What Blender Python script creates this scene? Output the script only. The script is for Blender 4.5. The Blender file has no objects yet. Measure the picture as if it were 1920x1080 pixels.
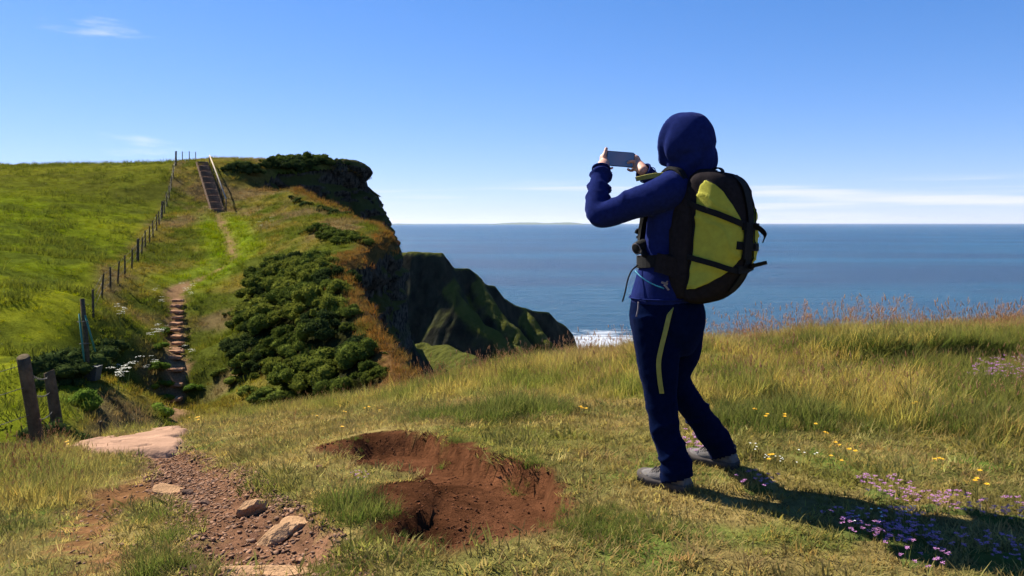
import bpy, bmesh, math, random
import numpy as np
from mathutils import Vector, Matrix

# ------------------------------------------------------------------ camera, sky, sun, exposure
scene = bpy.context.scene
F = 1507.0                       # focal length in photo pixels (1920 wide)
HOR = 418.0                      # photo row of the horizon
cam_d = bpy.data.cameras.new("camera")
cam_d.sensor_width = 36.0
cam_d.lens = F / 1920.0 * 36.0
cam_d.shift_y = -(540.0 - HOR) / 1920.0
cam_d.clip_start = 0.05
cam_d.clip_end = 300000.0
cam = bpy.data.objects.new("camera", cam_d)
scene.collection.objects.link(cam)
cam.rotation_euler = (math.radians(90), 0, 0)
scene.camera = cam

SUN_AZ = math.radians(-52.0)     # measured from +Y (view direction) towards +X
SUN_EL = math.radians(43.0)
sun_dir = Vector((math.sin(SUN_AZ) * math.cos(SUN_EL), math.cos(SUN_AZ) * math.cos(SUN_EL), math.sin(SUN_EL)))

world = bpy.data.worlds.new("World")
scene.world = world
world.use_nodes = True
wn, wl = world.node_tree.nodes, world.node_tree.links
wn.clear()
w_out = wn.new("ShaderNodeOutputWorld")
w_bg = wn.new("ShaderNodeBackground")
w_bg.inputs["Strength"].default_value = 0.100
w_sky = wn.new("ShaderNodeTexSky")
w_sky.sky_type = 'NISHITA'
w_sky.sun_disc = False
w_sky.sun_elevation = SUN_EL
w_sky.sun_rotation = SUN_AZ
w_sky.altitude = 3000.0
w_sky.air_density = 1.0
w_sky.dust_density = 0.3
w_sky.ozone_density = 4.0
wl.new(w_bg.outputs[0], w_out.inputs[0])
# thin streaks of high cloud, spread round the whole sky by elevation and noise
w_tc = wn.new("ShaderNodeTexCoord")
w_sep = wn.new("ShaderNodeSeparateXYZ")
wl.new(w_tc.outputs["Generated"], w_sep.inputs[0])
w_map = wn.new("ShaderNodeMapping")
w_map.inputs["Scale"].default_value = (1.6, 1.6, 40.0)
w_map.inputs["Location"].default_value = (9.1, 0.3, 4.9)
wl.new(w_tc.outputs["Generated"], w_map.inputs[0])
w_no = wn.new("ShaderNodeTexNoise")
w_no.inputs["Scale"].default_value = 1.6
w_no.inputs["Detail"].default_value = 5.0
w_no.inputs["Roughness"].default_value = 0.5
wl.new(w_map.outputs[0], w_no.inputs["Vector"])
w_r1 = wn.new("ShaderNodeMapRange")
w_r1.interpolation_type = 'SMOOTHSTEP'
w_r1.inputs["From Min"].default_value = 0.47
w_r1.inputs["From Max"].default_value = 0.72
wl.new(w_no.outputs[0], w_r1.inputs["Value"])
w_r2 = wn.new("ShaderNodeMapRange")          # clouds thin out away from the horizon
w_r2.interpolation_type = 'SMOOTHSTEP'
w_r2.inputs["From Min"].default_value = 0.057
w_r2.inputs["From Max"].default_value = 0.042
wl.new(w_sep.outputs[2], w_r2.inputs["Value"])
w_mul = wn.new("ShaderNodeMath"); w_mul.operation = 'MULTIPLY'
wl.new(w_r1.outputs[0], w_mul.inputs[0]); wl.new(w_r2.outputs[0], w_mul.inputs[1])
w_mul2 = wn.new("ShaderNodeMath"); w_mul2.operation = 'MULTIPLY'
wl.new(w_mul.outputs[0], w_mul2.inputs[0]); w_mul2.inputs[1].default_value = 0.7
w_mix = wn.new("ShaderNodeMix"); w_mix.data_type = 'RGBA'
wl.new(w_mul2.outputs[0], w_mix.inputs[0])
w_hs = wn.new("ShaderNodeHueSaturation"); w_hs.inputs["Saturation"].default_value = 1.26
w_vm = wn.new("ShaderNodeVectorMath"); w_vm.operation = 'MULTIPLY'; w_vm.inputs[1].default_value = (1.0, 0.96, 1.06)
wl.new(w_sky.outputs[0], w_vm.inputs[0]); 
w_d1 = wn.new("ShaderNodeVectorMath"); w_d1.operation = 'MULTIPLY_ADD'; w_d1.inputs[1].default_value = (0.14, 0.13, 0.09); w_d1.inputs[2].default_value = (1, 1, 1)
w_d2 = wn.new("ShaderNodeVectorMath"); w_d2.operation = 'DIVIDE'
wl.new(w_vm.outputs[0], w_d1.inputs[0]); wl.new(w_vm.outputs[0], w_d2.inputs[0]); wl.new(w_d1.outputs[0], w_d2.inputs[1]); wl.new(w_d2.outputs[0], w_hs.inputs["Color"]); wl.new(w_hs.outputs[0], w_mix.inputs[6])
w_mix.inputs[7].default_value = (4.3, 4.2, 4.5, 1.0)
# and a few faint wisps higher up
w_map2 = wn.new("ShaderNodeMapping"); w_map2.inputs["Scale"].default_value = (1.5, 1.5, 9.0); w_map2.inputs["Rotation"].default_value = (0.35, 0.25, 0.3); w_map2.inputs["Location"].default_value = (8.5, 6.5, 3.05)
wl.new(w_tc.outputs["Generated"], w_map2.inputs[0])
w_no2 = wn.new("ShaderNodeTexNoise"); w_no2.inputs["Scale"].default_value = 2.2; w_no2.inputs["Detail"].default_value = 6.0; w_no2.inputs["Roughness"].default_value = 0.6
wl.new(w_map2.outputs[0], w_no2.inputs["Vector"])
w_r3 = wn.new("ShaderNodeMapRange"); w_r3.interpolation_type = 'SMOOTHSTEP'; w_r3.inputs["From Min"].default_value = 0.64; w_r3.inputs["From Max"].default_value = 0.80; w_r3.inputs["To Max"].default_value = 0.45
wl.new(w_no2.outputs[0], w_r3.inputs["Value"])
w_mix2 = wn.new("ShaderNodeMix"); w_mix2.data_type = 'RGBA'
wl.new(w_r3.outputs[0], w_mix2.inputs[0]); wl.new(w_mix.outputs[2], w_mix2.inputs[6]); w_mix2.inputs[7].default_value = (4.6, 4.6, 5.0, 1.0)
wl.new(w_mix2.outputs[2], w_bg.inputs["Color"])

sun_d = bpy.data.lights.new("sun", 'SUN')
sun_d.energy = 5.0
sun_d.angle = math.radians(0.53)
sun_d.color = (1.0, 0.925, 0.79)
sun = bpy.data.objects.new("sun", sun_d)
scene.collection.objects.link(sun)
sun.rotation_euler = sun_dir.to_track_quat('Z', 'Y').to_euler()
sun.location = (0, 0, 40)

scene.view_settings.view_transform = 'Standard'
scene.view_settings.look = 'None'
scene.view_settings.gamma = 1.0
scene.view_settings.use_curve_mapping = False
scene.view_settings.exposure = 1.3
scene.cycles.max_bounces = 3
scene.cycles.adaptive_threshold = 0.03
scene.cycles.diffuse_bounces = 2
scene.cycles.glossy_bounces = 2
scene.cycles.transmission_bounces = 2
scene.cycles.transparent_max_bounces = 4
scene.cycles.volume_bounces = 0

# ------------------------------------------------------------------ helpers
rng = np.random.default_rng(7)
random.seed(7)
COL = scene.collection

def tag(o, label=None, cat=None, group=None, kind=None):
    if label: o["label"] = label
    if cat: o["category"] = cat
    if group: o["group"] = group
    if kind: o["kind"] = kind
    return o

def empty(name, loc=(0, 0, 0), rz=0.0):
    o = bpy.data.objects.new(name, None)
    o.location = loc
    o.rotation_euler = (0, 0, rz)
    o.empty_display_size = 0.1
    COL.objects.link(o)
    return o

def mesh_from(name, verts, faces, smooth=True):
    me = bpy.data.meshes.new(name)
    me.from_pydata([tuple(v) for v in np.asarray(verts, float)], [], [tuple(int(i) for i in f) for f in faces])
    if smooth:
        me.polygons.foreach_set("use_smooth", np.ones(len(me.polygons), bool))
    me.update()
    return me

def fast_quads(name, verts, quads, smooth=True):
    """many verts and quads straight from arrays"""
    me = bpy.data.meshes.new(name)
    n, m = len(verts), len(quads)
    me.vertices.add(n)
    me.vertices.foreach_set("co", np.asarray(verts, np.float32).ravel())
    me.loops.add(m * 4)
    me.loops.foreach_set("vertex_index", np.asarray(quads, np.int32).ravel())
    me.polygons.add(m)
    me.polygons.foreach_set("loop_start", np.arange(0, m * 4, 4, dtype=np.int32))
    if smooth:
        me.polygons.foreach_set("use_smooth", np.ones(m, bool))
    me.update(calc_edges=True)
    me.validate()
    return me

def obj(name, me, mat=None, parent=None, loc=None):
    o = bpy.data.objects.new(name, me)
    COL.objects.link(o)
    if mat is not None and len(me.materials) == 0:
        me.materials.append(mat)
    if parent is not None:
        o.parent = parent
    if loc is not None:
        o.location = loc
    return o

def at(px, py, y):
    """photo pixel at a forward distance -> point in the place (metres)"""
    return np.array([(px - 960.0) / F * y, y, (HOR - py) / F * y])

# --- noise
def _hash(ix, iy, iz, seed):
    h = (ix.astype(np.int64) * 374761393 + iy.astype(np.int64) * 668265263 + iz.astype(np.int64) * 2147483647 + seed * 974634777) & 0xffffffff
    h = ((h ^ (h >> 13)) * 1274126177) & 0xffffffff
    h = (h ^ (h >> 16)) & 0xffffffff
    return h.astype(np.float64) / 4294967295.0

def vnoise(p, seed=0):
    p = np.asarray(p, float)
    i = np.floor(p)
    f = p - i
    f = f * f * (3 - 2 * f)
    i = i.astype(np.int64)
    r = 0
    for dx in (0, 1):
        for dy in (0, 1):
            for dz in (0, 1):
                w = (f[:, 0] if dx else 1 - f[:, 0]) * (f[:, 1] if dy else 1 - f[:, 1]) * (f[:, 2] if dz else 1 - f[:, 2])
                r = r + w * _hash(i[:, 0] + dx, i[:, 1] + dy, i[:, 2] + dz, seed)
    return r

def fbm(p, octaves=4, seed=0, gain=0.5, lac=2.03):
    p = np.asarray(p, float)
    a, s, t = 1.0, 0.0, 0.0
    for k in range(octaves):
        s = s + a * vnoise(p, seed + k * 17)
        t += a
        a *= gain
        p = p * lac + 11.3
    return s / t

def fbm2(x, y, scale, octaves=4, seed=0, gain=0.5):
    x, y = np.broadcast_arrays(np.asarray(x, float), np.asarray(y, float))
    return fbm(np.stack([x.ravel() * scale, y.ravel() * scale, np.full(x.size, seed * 3.7)], 1), octaves, seed, gain).reshape(x.shape)

def sstep(a, b, x):
    t = np.clip((np.asarray(x, float) - a) / (b - a), 0, 1)
    return t * t * (3 - 2 * t)

def mixc(a, b, t):
    t = np.asarray(t)[..., None]
    return np.asarray(a) * (1 - t) + np.asarray(b) * t

class TPS:
    """smooth height surface through surveyed points (x, y, z)"""
    def __init__(self, pts, lam=0.02):
        P = np.asarray(pts, float)
        self.c = P[:, :2]
        n = len(P)
        K = self.k(P[:, :2]) + lam * np.eye(n)
        A = np.zeros((n + 3, n + 3))
        A[:n, :n] = K
        A[:n, n] = 1; A[:n, n + 1:] = P[:, :2]
        A[n, :n] = 1; A[n + 1:, :n] = P[:, :2].T
        self.w = np.linalg.solve(A, np.concatenate([P[:, 2], np.zeros(3)]))
    def k(self, q):
        d2 = ((q[:, None, :] - self.c[None]) ** 2).sum(-1)
        return 0.5 * d2 * np.log(d2 + 1e-9)
    def __call__(self, x, y):
        x, y = np.broadcast_arrays(np.asarray(x, float), np.asarray(y, float))
        q = np.stack([x.ravel(), y.ravel()], 1)
        out = np.empty(len(q))
        n = len(self.c)
        for s in range(0, len(q), 40000):
            qq = q[s:s + 40000]
            out[s:s + 40000] = self.k(qq) @ self.w[:n] + self.w[n] + qq @ self.w[n + 1:]
        return out.reshape(x.shape)

def seg_dist(x, y, poly):
    """distance to a polyline in plan, with its running length and the index of the nearest segment"""
    best = np.full(x.shape, 1e9); run = np.zeros(x.shape); idx = np.zeros(x.shape, int); side = np.zeros(x.shape)
    L = 0.0
    for i in range(len(poly) - 1):
        a, b = np.asarray(poly[i][:2], float), np.asarray(poly[i + 1][:2], float)
        d = b - a; l = np.hypot(*d)
        t = np.clip(((x - a[0]) * d[0] + (y - a[1]) * d[1]) / (l * l), 0, 1)
        dd = np.hypot(x - (a[0] + t * d[0]), y - (a[1] + t * d[1]))
        m = dd < best
        best = np.where(m, dd, best); run = np.where(m, L + t * l, run); idx = np.where(m, i, idx)
        side = np.where(m, np.sign(d[0] * (y - a[1]) - d[1] * (x - a[0])), side)
        L += l
    return best, run, idx, side

def in_poly(x, y, poly):
    ins = np.zeros(np.shape(x), bool)
    n = len(poly)
    for i in range(n):
        x1, y1 = poly[i][:2]; x2, y2 = poly[(i + 1) % n][:2]
        c = ((y1 > y) != (y2 > y)) & (x < (x2 - x1) * (y - y1) / (y2 - y1 + 1e-12) + x1)
        ins ^= c
    return ins

def sdist(x, y, poly):
    """signed distance to a closed outline, positive inside"""
    d = seg_dist(x, y, list(poly) + [poly[0]])[0]
    return np.where(in_poly(x, y, poly), d, -d)

# ------------------------------------------------------------------ node helpers
def new_mat(name):
    m = bpy.data.materials.new(name)
    m.use_nodes = True
    m.node_tree.nodes.clear()
    return m, m.node_tree.nodes, m.node_tree.links

def simple_mat(name, color, rough=0.8, spec=0.3, var=0.25, scale=30.0, bump=0.0, bump_scale=200.0, metal=0.0, dark=None, sheen=0.0, alt=None):
    """principled surface with a little procedural colour wear and relief"""
    m, n, l = new_mat(name)
    out = n.new("ShaderNodeOutputMaterial"); b = n.new("ShaderNodeBsdfPrincipled")
    l.new(b.outputs[0], out.inputs[0])
    tc = n.new("ShaderNodeTexCoord")
    no = n.new("ShaderNodeTexNoise"); no.inputs["Scale"].default_value = scale; no.inputs["Detail"].default_value = 6
    no.inputs["Roughness"].default_value = 0.6
    l.new(tc.outputs["Object"], no.inputs["Vector"])
    mr = n.new("ShaderNodeMapRange"); mr.inputs["From Min"].default_value = 0.3; mr.inputs["From Max"].default_value = 0.7
    l.new(no.outputs[0], mr.inputs["Value"])
    mx = n.new("ShaderNodeMix"); mx.data_type = 'RGBA'
    c = np.array(color)
    d = np.array(alt) if alt is not None else np.clip(c * (1 - var), 0, 1)
    e = c if alt is not None else np.clip(c * (1 + var), 0, 1)
    mx.inputs[6].default_value = (*d, 1); mx.inputs[7].default_value = (*e, 1)
    l.new(mr.outputs[0], mx.inputs[0])
    l.new(mx.outputs[2], b.inputs["Base Color"])
    b.inputs["Roughness"].default_value = rough
    b.inputs["Specular IOR Level"].default_value = spec if rough < 0.84 else 0.0
    b.inputs["Metallic"].default_value = metal
    if sheen:
        b.inputs["Sheen Weight"].default_value = sheen; b.inputs["Sheen Roughness"].default_value = 0.35; b.inputs["Sheen Tint"].default_value = (0.35, 0.42, 1.0, 1)
    if bump:
        n2 = n.new("ShaderNodeTexNoise"); n2.inputs["Scale"].default_value = bump_scale; n2.inputs["Detail"].default_value = 4
        l.new(tc.outputs["Object"], n2.inputs["Vector"])
        bp = n.new("ShaderNodeBump"); bp.inputs["Strength"].default_value = bump; bp.inputs["Distance"].default_value = 0.02
        l.new(n2.outputs[0], bp.inputs["Height"]); l.new(bp.outputs[0], b.inputs["Normal"])
    return m

# ------------------------------------------------------------------ the lie of the land
SEA_Z = -60.0
knoll_pts = [at(0, 1080, 3.15), at(480, 1080, 2.9), at(960, 1080, 2.73), at(1440, 1080, 2.73), at(1920, 1080, 2.72),
             (0, 0, -1.5), (-3, 0, -1.5), (3, 0, -1.3), (0, -6, -1.7), (-6, -3, -1.7), (7, -3, -1.2), (6, 2, -1.15),
             (0.72, 3.64, -1.2), (0.99, 3.9, -1.2),
             at(1920, 800, 4.52), at(1920, 656, 8.2), at(1400, 652, 8.5), at(1650, 653, 8.4), at(1150, 668, 9.0), at(940, 690, 9.4), at(850, 716, 9.8),
             at(700, 750, 10.0), at(560, 768, 10.0), at(420, 790, 9.7), at(340, 800, 9.2), at(340, 850, 7.0), at(130, 850, 7.3), at(60, 850, 7.9),
             at(0, 868, 7.2), at(0, 950, 4.9), at(200, 950, 4.9), at(600, 830, 5.25), at(830, 900, 3.85), at(700, 1000, 3.15), at(960, 760, 6.2),
             at(1150, 720, 6.9), at(1500, 760, 5.25), at(1650, 690, 6.5),
             (6, 12, -1.75), (6, 15, -3.6), (6, 20, -8), (2, 13, -2.7), (1, 16, -4.9), (1, 20, -8.5), (-1.5, 13, -3.0), (-3, 17, -6.2), (-5.5, 11.5, -3.5),
             (-6, 15, -6.6), (-9, 9, -4.1), (-9, 14, -7.2), (10, 9, -1.1), (10, 14, -2.9), (10, 20, -8), (-8, 4, -2.9), (-12, 8, -6), (16, 6, -1.2), (16, 16, -4.5), (-14, 0, -4)]
z_knoll = TPS(knoll_pts, 0.003)

hill_px = [(0, 311, 95), (160, 309, 92), (318, 306, 86), (0, 430, 50), (0, 520, 37), (0, 640, 28), (160, 500, 42), (160, 400, 60), (160, 610, 31),
           (250, 600, 35), (250, 480, 51), (300, 400, 65), (325, 768, 31.5), (331, 660, 36.6), (332, 560, 42), (400, 495, 50), (420, 440, 57), (408, 398, 65), (375, 305, 76),
           (340, 304, 80), (480, 316, 76), (450, 400, 66), (560, 400, 61),
           (100, 745, 21), (168, 712, 24), (0, 760, 18), (60, 680, 24),
           (550, 655, 31), (450, 620, 35), (600, 530, 38), (560, 745, 27), (700, 725, 24.5), (480, 510, 46),
           (770, 690, 24), (735, 645, 27), (690, 580, 31), (655, 515, 36), (645, 490, 40), (735, 440, 49), (700, 420, 54), (650, 392, 62), (560, 352, 70), (492, 340, 75),
           (540, 315, 79), (600, 308, 81), (660, 312, 84), (692, 324, 86), (560, 309, 88), (640, 311, 92)]
hill_pts = [at(*p) for p in hill_px] + [(-60, 125, 6.0), (-20, 125, 6.2), (-14, 105, 5.2), (-100, 110, 7), (-110, 60, 2), (-90, 25, -4), (-60, 10, -6), (-25, 14, -6.5), (-15, 20, -6.9), (-8, 21, -7.4), (-20, -10, -6), (3, 22, -9), (8, 24, -11), (6, 32, -13), (30, 20, -12), (2, 42, -12), (0, 60, -10)]
z_hill = TPS(hill_pts, 0.05)

E = [(60, 16.5), (14, 17.5), (6, 18.5), (0.5, 20.0)] + [tuple(at(*p)[:2]) for p in
     ((770, 690, 24), (735, 640, 27), (690, 570, 31), (655, 510, 36), (645, 480, 40), (700, 460, 45), (737, 440, 49), (703, 420, 54), (652, 390, 62), (560, 350, 70), (488, 335, 75),
      (520, 310, 78), (560, 298, 79.5), (600, 290, 81), (660, 297, 84), (693, 314, 86))] + [(-17.8, 97), (-22, 112), (-26, 160)]
edge = np.array(E, float)
land_poly = list(map(tuple, edge)) + [(-400, 160), (-400, -60), (60, -60)]

def smax(a, b, k):
    h = np.clip(0.5 + 0.5 * (a - b) / k, 0, 1)
    return b * (1 - h) + a * h + k * h * (1 - h)

def land0(x, y):
    x, y = np.broadcast_arrays(np.asarray(x, float), np.asarray(y, float))
    zk, zh = z_knoll(x, y), z_hill(x, y)
    far = sstep(16, 24, np.hypot(x, y * 0.9))
    zk = zk - far * 30
    zh = zh - 30 * sstep(17, 10, np.hypot(x * 0.8, y))
    return smax(zk, zh, 0.5)

def ground_hit(px, py, f=None, y0=2.0, y1=130.0):
    """where the line of sight through a photo pixel meets the land"""
    f = f or land0
    ys = np.geomspace(y0, y1, 3000)
    x = (px - 960.0) / F * ys; z = (HOR - py) / F * ys
    m = f(x, ys) >= z
    i = int(np.argmax(m)) if m.any() else len(ys) - 1
    return np.array([x[i], ys[i], z[i]])

def plan(pix):
    return [tuple(ground_hit(px, py)[:2]) for px, py in pix]
# outlines of worn ground, surveyed on the land
pit_poly = plan([(600, 835), (640, 826), (690, 812), (760, 806), (810, 815), (845, 828), (880, 842), (930, 856), (965, 868), (1000, 876), (1035, 890), (1058, 920), (1068, 955),
                 (1040, 985), (990, 1000), (940, 1005), (890, 1018), (830, 1032), (780, 1030), (740, 1005), (728, 988), (765, 968), (803, 942), (806, 915), (795, 893), (760, 882), (700, 872), (650, 858)])
soil_poly = plan([(600, 835), (640, 826), (690, 812), (760, 806), (810, 815), (845, 828), (880, 842), (930, 856), (965, 868), (1000, 876), (1035, 890), (1058, 920), (1068, 955),
                 (1040, 985), (990, 1000), (940, 1005), (890, 1018), (830, 1032), (780, 1030), (738, 1008), (720, 985), (735, 970), (700, 950), (695, 930), (715, 912), (790, 900), (795, 890), (755, 880), (700, 872), (650, 858)])
path_poly = plan([(255, 848), (350, 838), (405, 864), (468, 890), (500, 925), (535, 945), (602, 980), (630, 1015), (675, 1045), (695, 1078), (365, 1078), (360, 1030), (335, 990), (335, 950), (310, 930), (280, 890)])
scuff_poly = plan([(105, 965), (150, 920), (255, 898), (330, 895), (345, 935), (275, 942), (225, 960), (215, 985), (230, 1030), (220, 1078), (125, 1078), (135, 1030), (105, 1000)])
slab_poly = plan([(128, 842), (150, 830), (215, 822), (280, 812), (325, 800), (342, 800), (345, 842), (300, 849), (240, 852), (170, 853)])
pit_wall = plan([(800, 815), (845, 830), (880, 843), (930, 857), (965, 870), (1000, 878), (1035, 892), (1058, 922), (1068, 955)])
tongue_wall = plan([(803, 945), (806, 915), (797, 893)])
bank_wall = plan([(720, 888), (780, 890), (800, 905)])
hill_path = plan([(318, 775), (323, 760), (331, 560), (325, 545), (350, 528), (400, 508), (440, 480), (425, 440), (412, 415), (406, 398)])
hill_path2 = plan([(440, 480), (432, 450), (424, 425), (408, 400)])

def land(x, y, fine=True):
    x, y = np.broadcast_arrays(np.asarray(x, float), np.asarray(y, float))
    z = land0(x, y)
    near = (y < 13) & (y > 1) & (np.abs(x) < 8)
    if near.any():
        xn, yn = x[near], y[near]
        n1 = fbm2(xn, yn, 5.0, 3, 3) - 0.5
        d = sdist(xn + n1 * 0.10, yn + n1 * 0.10, pit_poly)
        dw = np.minimum(seg_dist(xn, yn, pit_wall)[0], seg_dist(xn, yn, tongue_wall)[0])
        soft = 0.26 - 0.225 * sstep(0.5, 0.12, dw)
        zz = -0.135 * (1 - 0.45 * sstep(0.4, 0.05, seg_dist(xn, yn, tongue_wall)[0])) * sstep(-0.015, 1, d / soft) * (1 - 0.35 * sstep(5.0, 5.5, yn))
        dp = sdist(xn + n1 * 0.12, yn + n1 * 0.12, path_poly)
        zz += -0.06 * sstep(-0.03, 0.14, dp)
        ds = sdist(xn + n1 * 0.12, yn + n1 * 0.12, scuff_poly)
        zz += -0.035 * sstep(-0.06, 0.2, ds)
        zz += 0.05 * (fbm2(xn, yn, 11.0, 3, 23) - 0.5) * sstep(0.22, 0.03, dw) * sstep(-0.03, 0.03, d)
        zz += 0.035 * (fbm2(xn, yn, 1.6, 3, 21) - 0.5)
        zz += 0.17 * sstep(6.45, 6.75, yn + 0.5 * n1) * sstep(9.2, 7.6, yn) * sstep(2.2, 2.9, xn)          # low bank in the tall grass
        zz += 0.10 * sstep(7.0, 7.3, yn + 0.5 * n1) * sstep(9, 8, yn) * sstep(1.0, 1.3, xn) * sstep(2.4, 1.9, xn)
        zz += 0.02 * n1 * (1 - sstep(-.02, .05, d)) + 0.014 * (fbm2(xn, yn, 26.0, 3, 9) - 0.5) * (sstep(-.02, .05, d) + sstep(-.02, .05, dp) + 0.4)
        z = z.copy(); z[near] += zz
    far = (y >= 11)
    if far.any():
        xf, yf = x[far], y[far]
        w = sstep(11, 20, yf)
        b = 0.35 * (fbm2(xf, yf, 0.22, 3, 31) - 0.5) + 0.20 * (fbm2(xf, yf, 0.9, 3, 33) - 0.5)
        dpth = seg_dist(xf, yf, hill_path)[0]
        b = b * sstep(0.2, 1.2, dpth) - 0.14 * sstep(0.75, 0.35, dpth)
        z = z.copy(); z[far] += b * w
    return z

# ------------------------------------------------------------------ ground sheet
def axis(parts):
    out = []
    for a, b, s in parts:
        n = max(1, int(round((b - a) / s)))
        out += list(np.linspace(a, b, n, endpoint=False))
    out.append(parts[-1][1])
    return np.array(out)

gx = axis([(-260, -130, 8), (-130, -44, 1.6), (-44, -10, 0.3), (-10, -4.6, 0.15), (-4.6, 3.6, 0.042), (3.6, 9, 0.09), (9, 60, 2.0)])
gy = axis([(-40, -6, 4), (-6, 2.2, 0.5), (2.2, 7, 0.042), (7, 12, 0.08), (12, 100, 0.32), (100, 160, 2.0)])
GX, GY = np.meshgrid(gx, gy)
GZ = land(GX, GY)
# colours of the ground itself (thatch, soil, rock); grass stands on top of it
def earth_masks(x, y):
    n1 = fbm2(x, y, 5.0, 3, 3) - 0.5
    n2 = fbm2(x, y, 14.0, 3, 5) - 0.5
    j = n1 * 0.13 + n2 * 0.12
    pit = sstep(-0.09, -0.02, sdist(x + j, y + j, soil_poly))
    pa = sstep(-0.06, 0.05, sdist(x + j * 1.3, y + j * 1.3, path_poly))
    sc = sstep(-0.10, 0.10, sdist(x + j * 1.5, y + j * 1.5, scuff_poly) + n2 * 0.25)
    sl = sstep(-0.04, 0.02, sdist(x + j, y + j, slab_poly))
    return pit, pa, sc, sl

def hill_worn(x, y):
    d = seg_dist(x, y, hill_path)[0] + 0.5 * (fbm2(x, y, 0.8, 2, 77) - 0.5)
    d2 = seg_dist(x, y, hill_path2)[0] + 0.5 * (fbm2(x, y, 0.8, 2, 79) - 0.5)
    up = sstep(43, 48, y)
    return np.maximum(sstep(0.52, 0.25, d + 0.18 * up) * (1 - 0.45 * up * (fbm2(x, y, 1.1, 2, 78) > 0.45)), 0.7 * sstep(0.3, 0.1, d2))

STRAW = np.array([0.235, 0.175, 0.065]); OLIVE = np.array([0.105, 0.105, 0.028]); LUSH = np.array([0.06, 0.115, 0.016])
SOIL = np.array([0.070, 0.029, 0.014]); GRAVEL = np.array([0.145, 0.075, 0.043]); SCUFF = np.array([0.15, 0.07, 0.033]); SLAB = np.array([0.27, 0.16, 0.11])

def field_side(x, y):
    """1 on the pasture left of the boundary fence"""
    fx = np.interp(y, [8, 11, 24, 45, 78, 90], [-4.85, -6.3, -12.7, -23.2, -32.4, -35])
    return sstep(0.5, -0.5, x - fx)

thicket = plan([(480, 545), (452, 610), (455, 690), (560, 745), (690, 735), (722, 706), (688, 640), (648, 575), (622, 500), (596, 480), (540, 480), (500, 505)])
def hill_colour(x, y):
    a = fbm2(x, y, 0.12, 3, 41); b = fbm2(x, y, 0.5, 3, 43); c = fbm2(x, y, 0.28, 3, 47)
    rough = mixc(np.array([0.18, 0.15, 0.032]), np.array([0.09, 0.105, 0.017]), sstep(0.38, 0.6, b))
    rough = mixc(rough, np.array([0.185, 0.125, 0.065]), 0.75 * sstep(0.55, 0.68, c))
    field = mixc(np.array([0.135, 0.17, 0.012]), np.array([0.20, 0.215, 0.016]), sstep(0.35, 0.6, a))
    field = mixc(field, np.array([0.075, 0.095, 0.014]), 0.8 * sstep(0.5, 0.66, b))
    field = mixc(field, np.array([0.12, 0.115, 0.02]), 0.6 * sstep(58, 70, y))
    col = mixc(rough, field, field_side(x, y))
    dp = seg_dist(x, y, hill_path)[0]
    px = x / y * F + 960
    lush = sstep(2.4, 0.9, dp + 1.4 * (b - .5)) * sstep(40, 46, y) * sstep(68, 60, y)
    col = mixc(col, np.array([0.15, 0.21, 0.012]), 0.75 * lush)
    de = seg_dist(x, y, [tuple(e) for e in edge])[0]
    rust = 0.8 * sstep(1.3, 0.3, de + 2.0 * (b - 0.5)) * sstep(20, 24, y) * sstep(80, 70, y)
    col = mixc(col, np.array([0.17, 0.085, 0.03]), rust)
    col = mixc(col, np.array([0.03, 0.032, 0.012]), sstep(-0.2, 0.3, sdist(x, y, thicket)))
    return col

def near_colour(x, y):
    a = fbm2(x, y, 0.9, 3, 51); b = fbm2(x, y, 2.6, 3, 53)
    col = mixc(OLIVE, STRAW, sstep(0.3, 0.65, a))
    col = mixc(col, LUSH, 0.7 * sstep(0.55, 0.7, b))
    return col

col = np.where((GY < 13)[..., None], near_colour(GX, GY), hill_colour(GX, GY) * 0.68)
w = hill_worn(GX, GY)[..., None] * (GY > 14)[..., None]
col = col * (1 - w) + np.array([0.21, 0.125, 0.065]) * w
nm = (GY < 13) & (GY > 1.5) & (np.abs(GX) < 8)
pit, pa, sc, sl = earth_masks(GX[nm], GY[nm])
cn = col[nm]
nn = fbm2(GX[nm], GY[nm], 9.0, 4, 61)[:, None]
cn = mixc(cn, SCUFF * (0.7 + 0.6 * nn), sc * 0.9)
cn = mixc(cn, GRAVEL * (0.6 + 0.8 * nn), pa)
n3 = fbm2(GX[nm], GY[nm], 2.2, 3, 63)[:, None]
cn = mixc(cn, SOIL * (0.6 + 0.7 * nn) * (0.65 + 0.8 * sstep(0.35, 0.65, n3)), pit)
cn = mixc(cn, SLAB * (0.8 + .4 * nn), sl)
col[nm] = cn
bare = np.zeros(GX.shape); bare[nm] = np.clip(pit + pa + sl + sc * .6, 0, 1)
bare = np.maximum(bare, w[..., 0])

inside = in_poly(GX, GY, land_poly) | (sdist(GX, GY, land_poly) > -0.45)
ny, nx = GX.shape
idx = np.arange(ny * nx).reshape(ny, nx)
q = np.stack([idx[:-1, :-1], idx[:-1, 1:], idx[1:, 1:], idx[1:, :-1]], -1).reshape(-1, 4)
keep = inside[:-1, :-1] & inside[1:, :-1] & inside[:-1, 1:] & inside[1:, 1:]
q = q[keep.ravel()]
used = np.zeros(ny * nx, bool); used[q.ravel()] = True
remap = np.cumsum(used) - 1
V = np.stack([GX.ravel(), GY.ravel(), GZ.ravel()], 1)[used]
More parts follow.
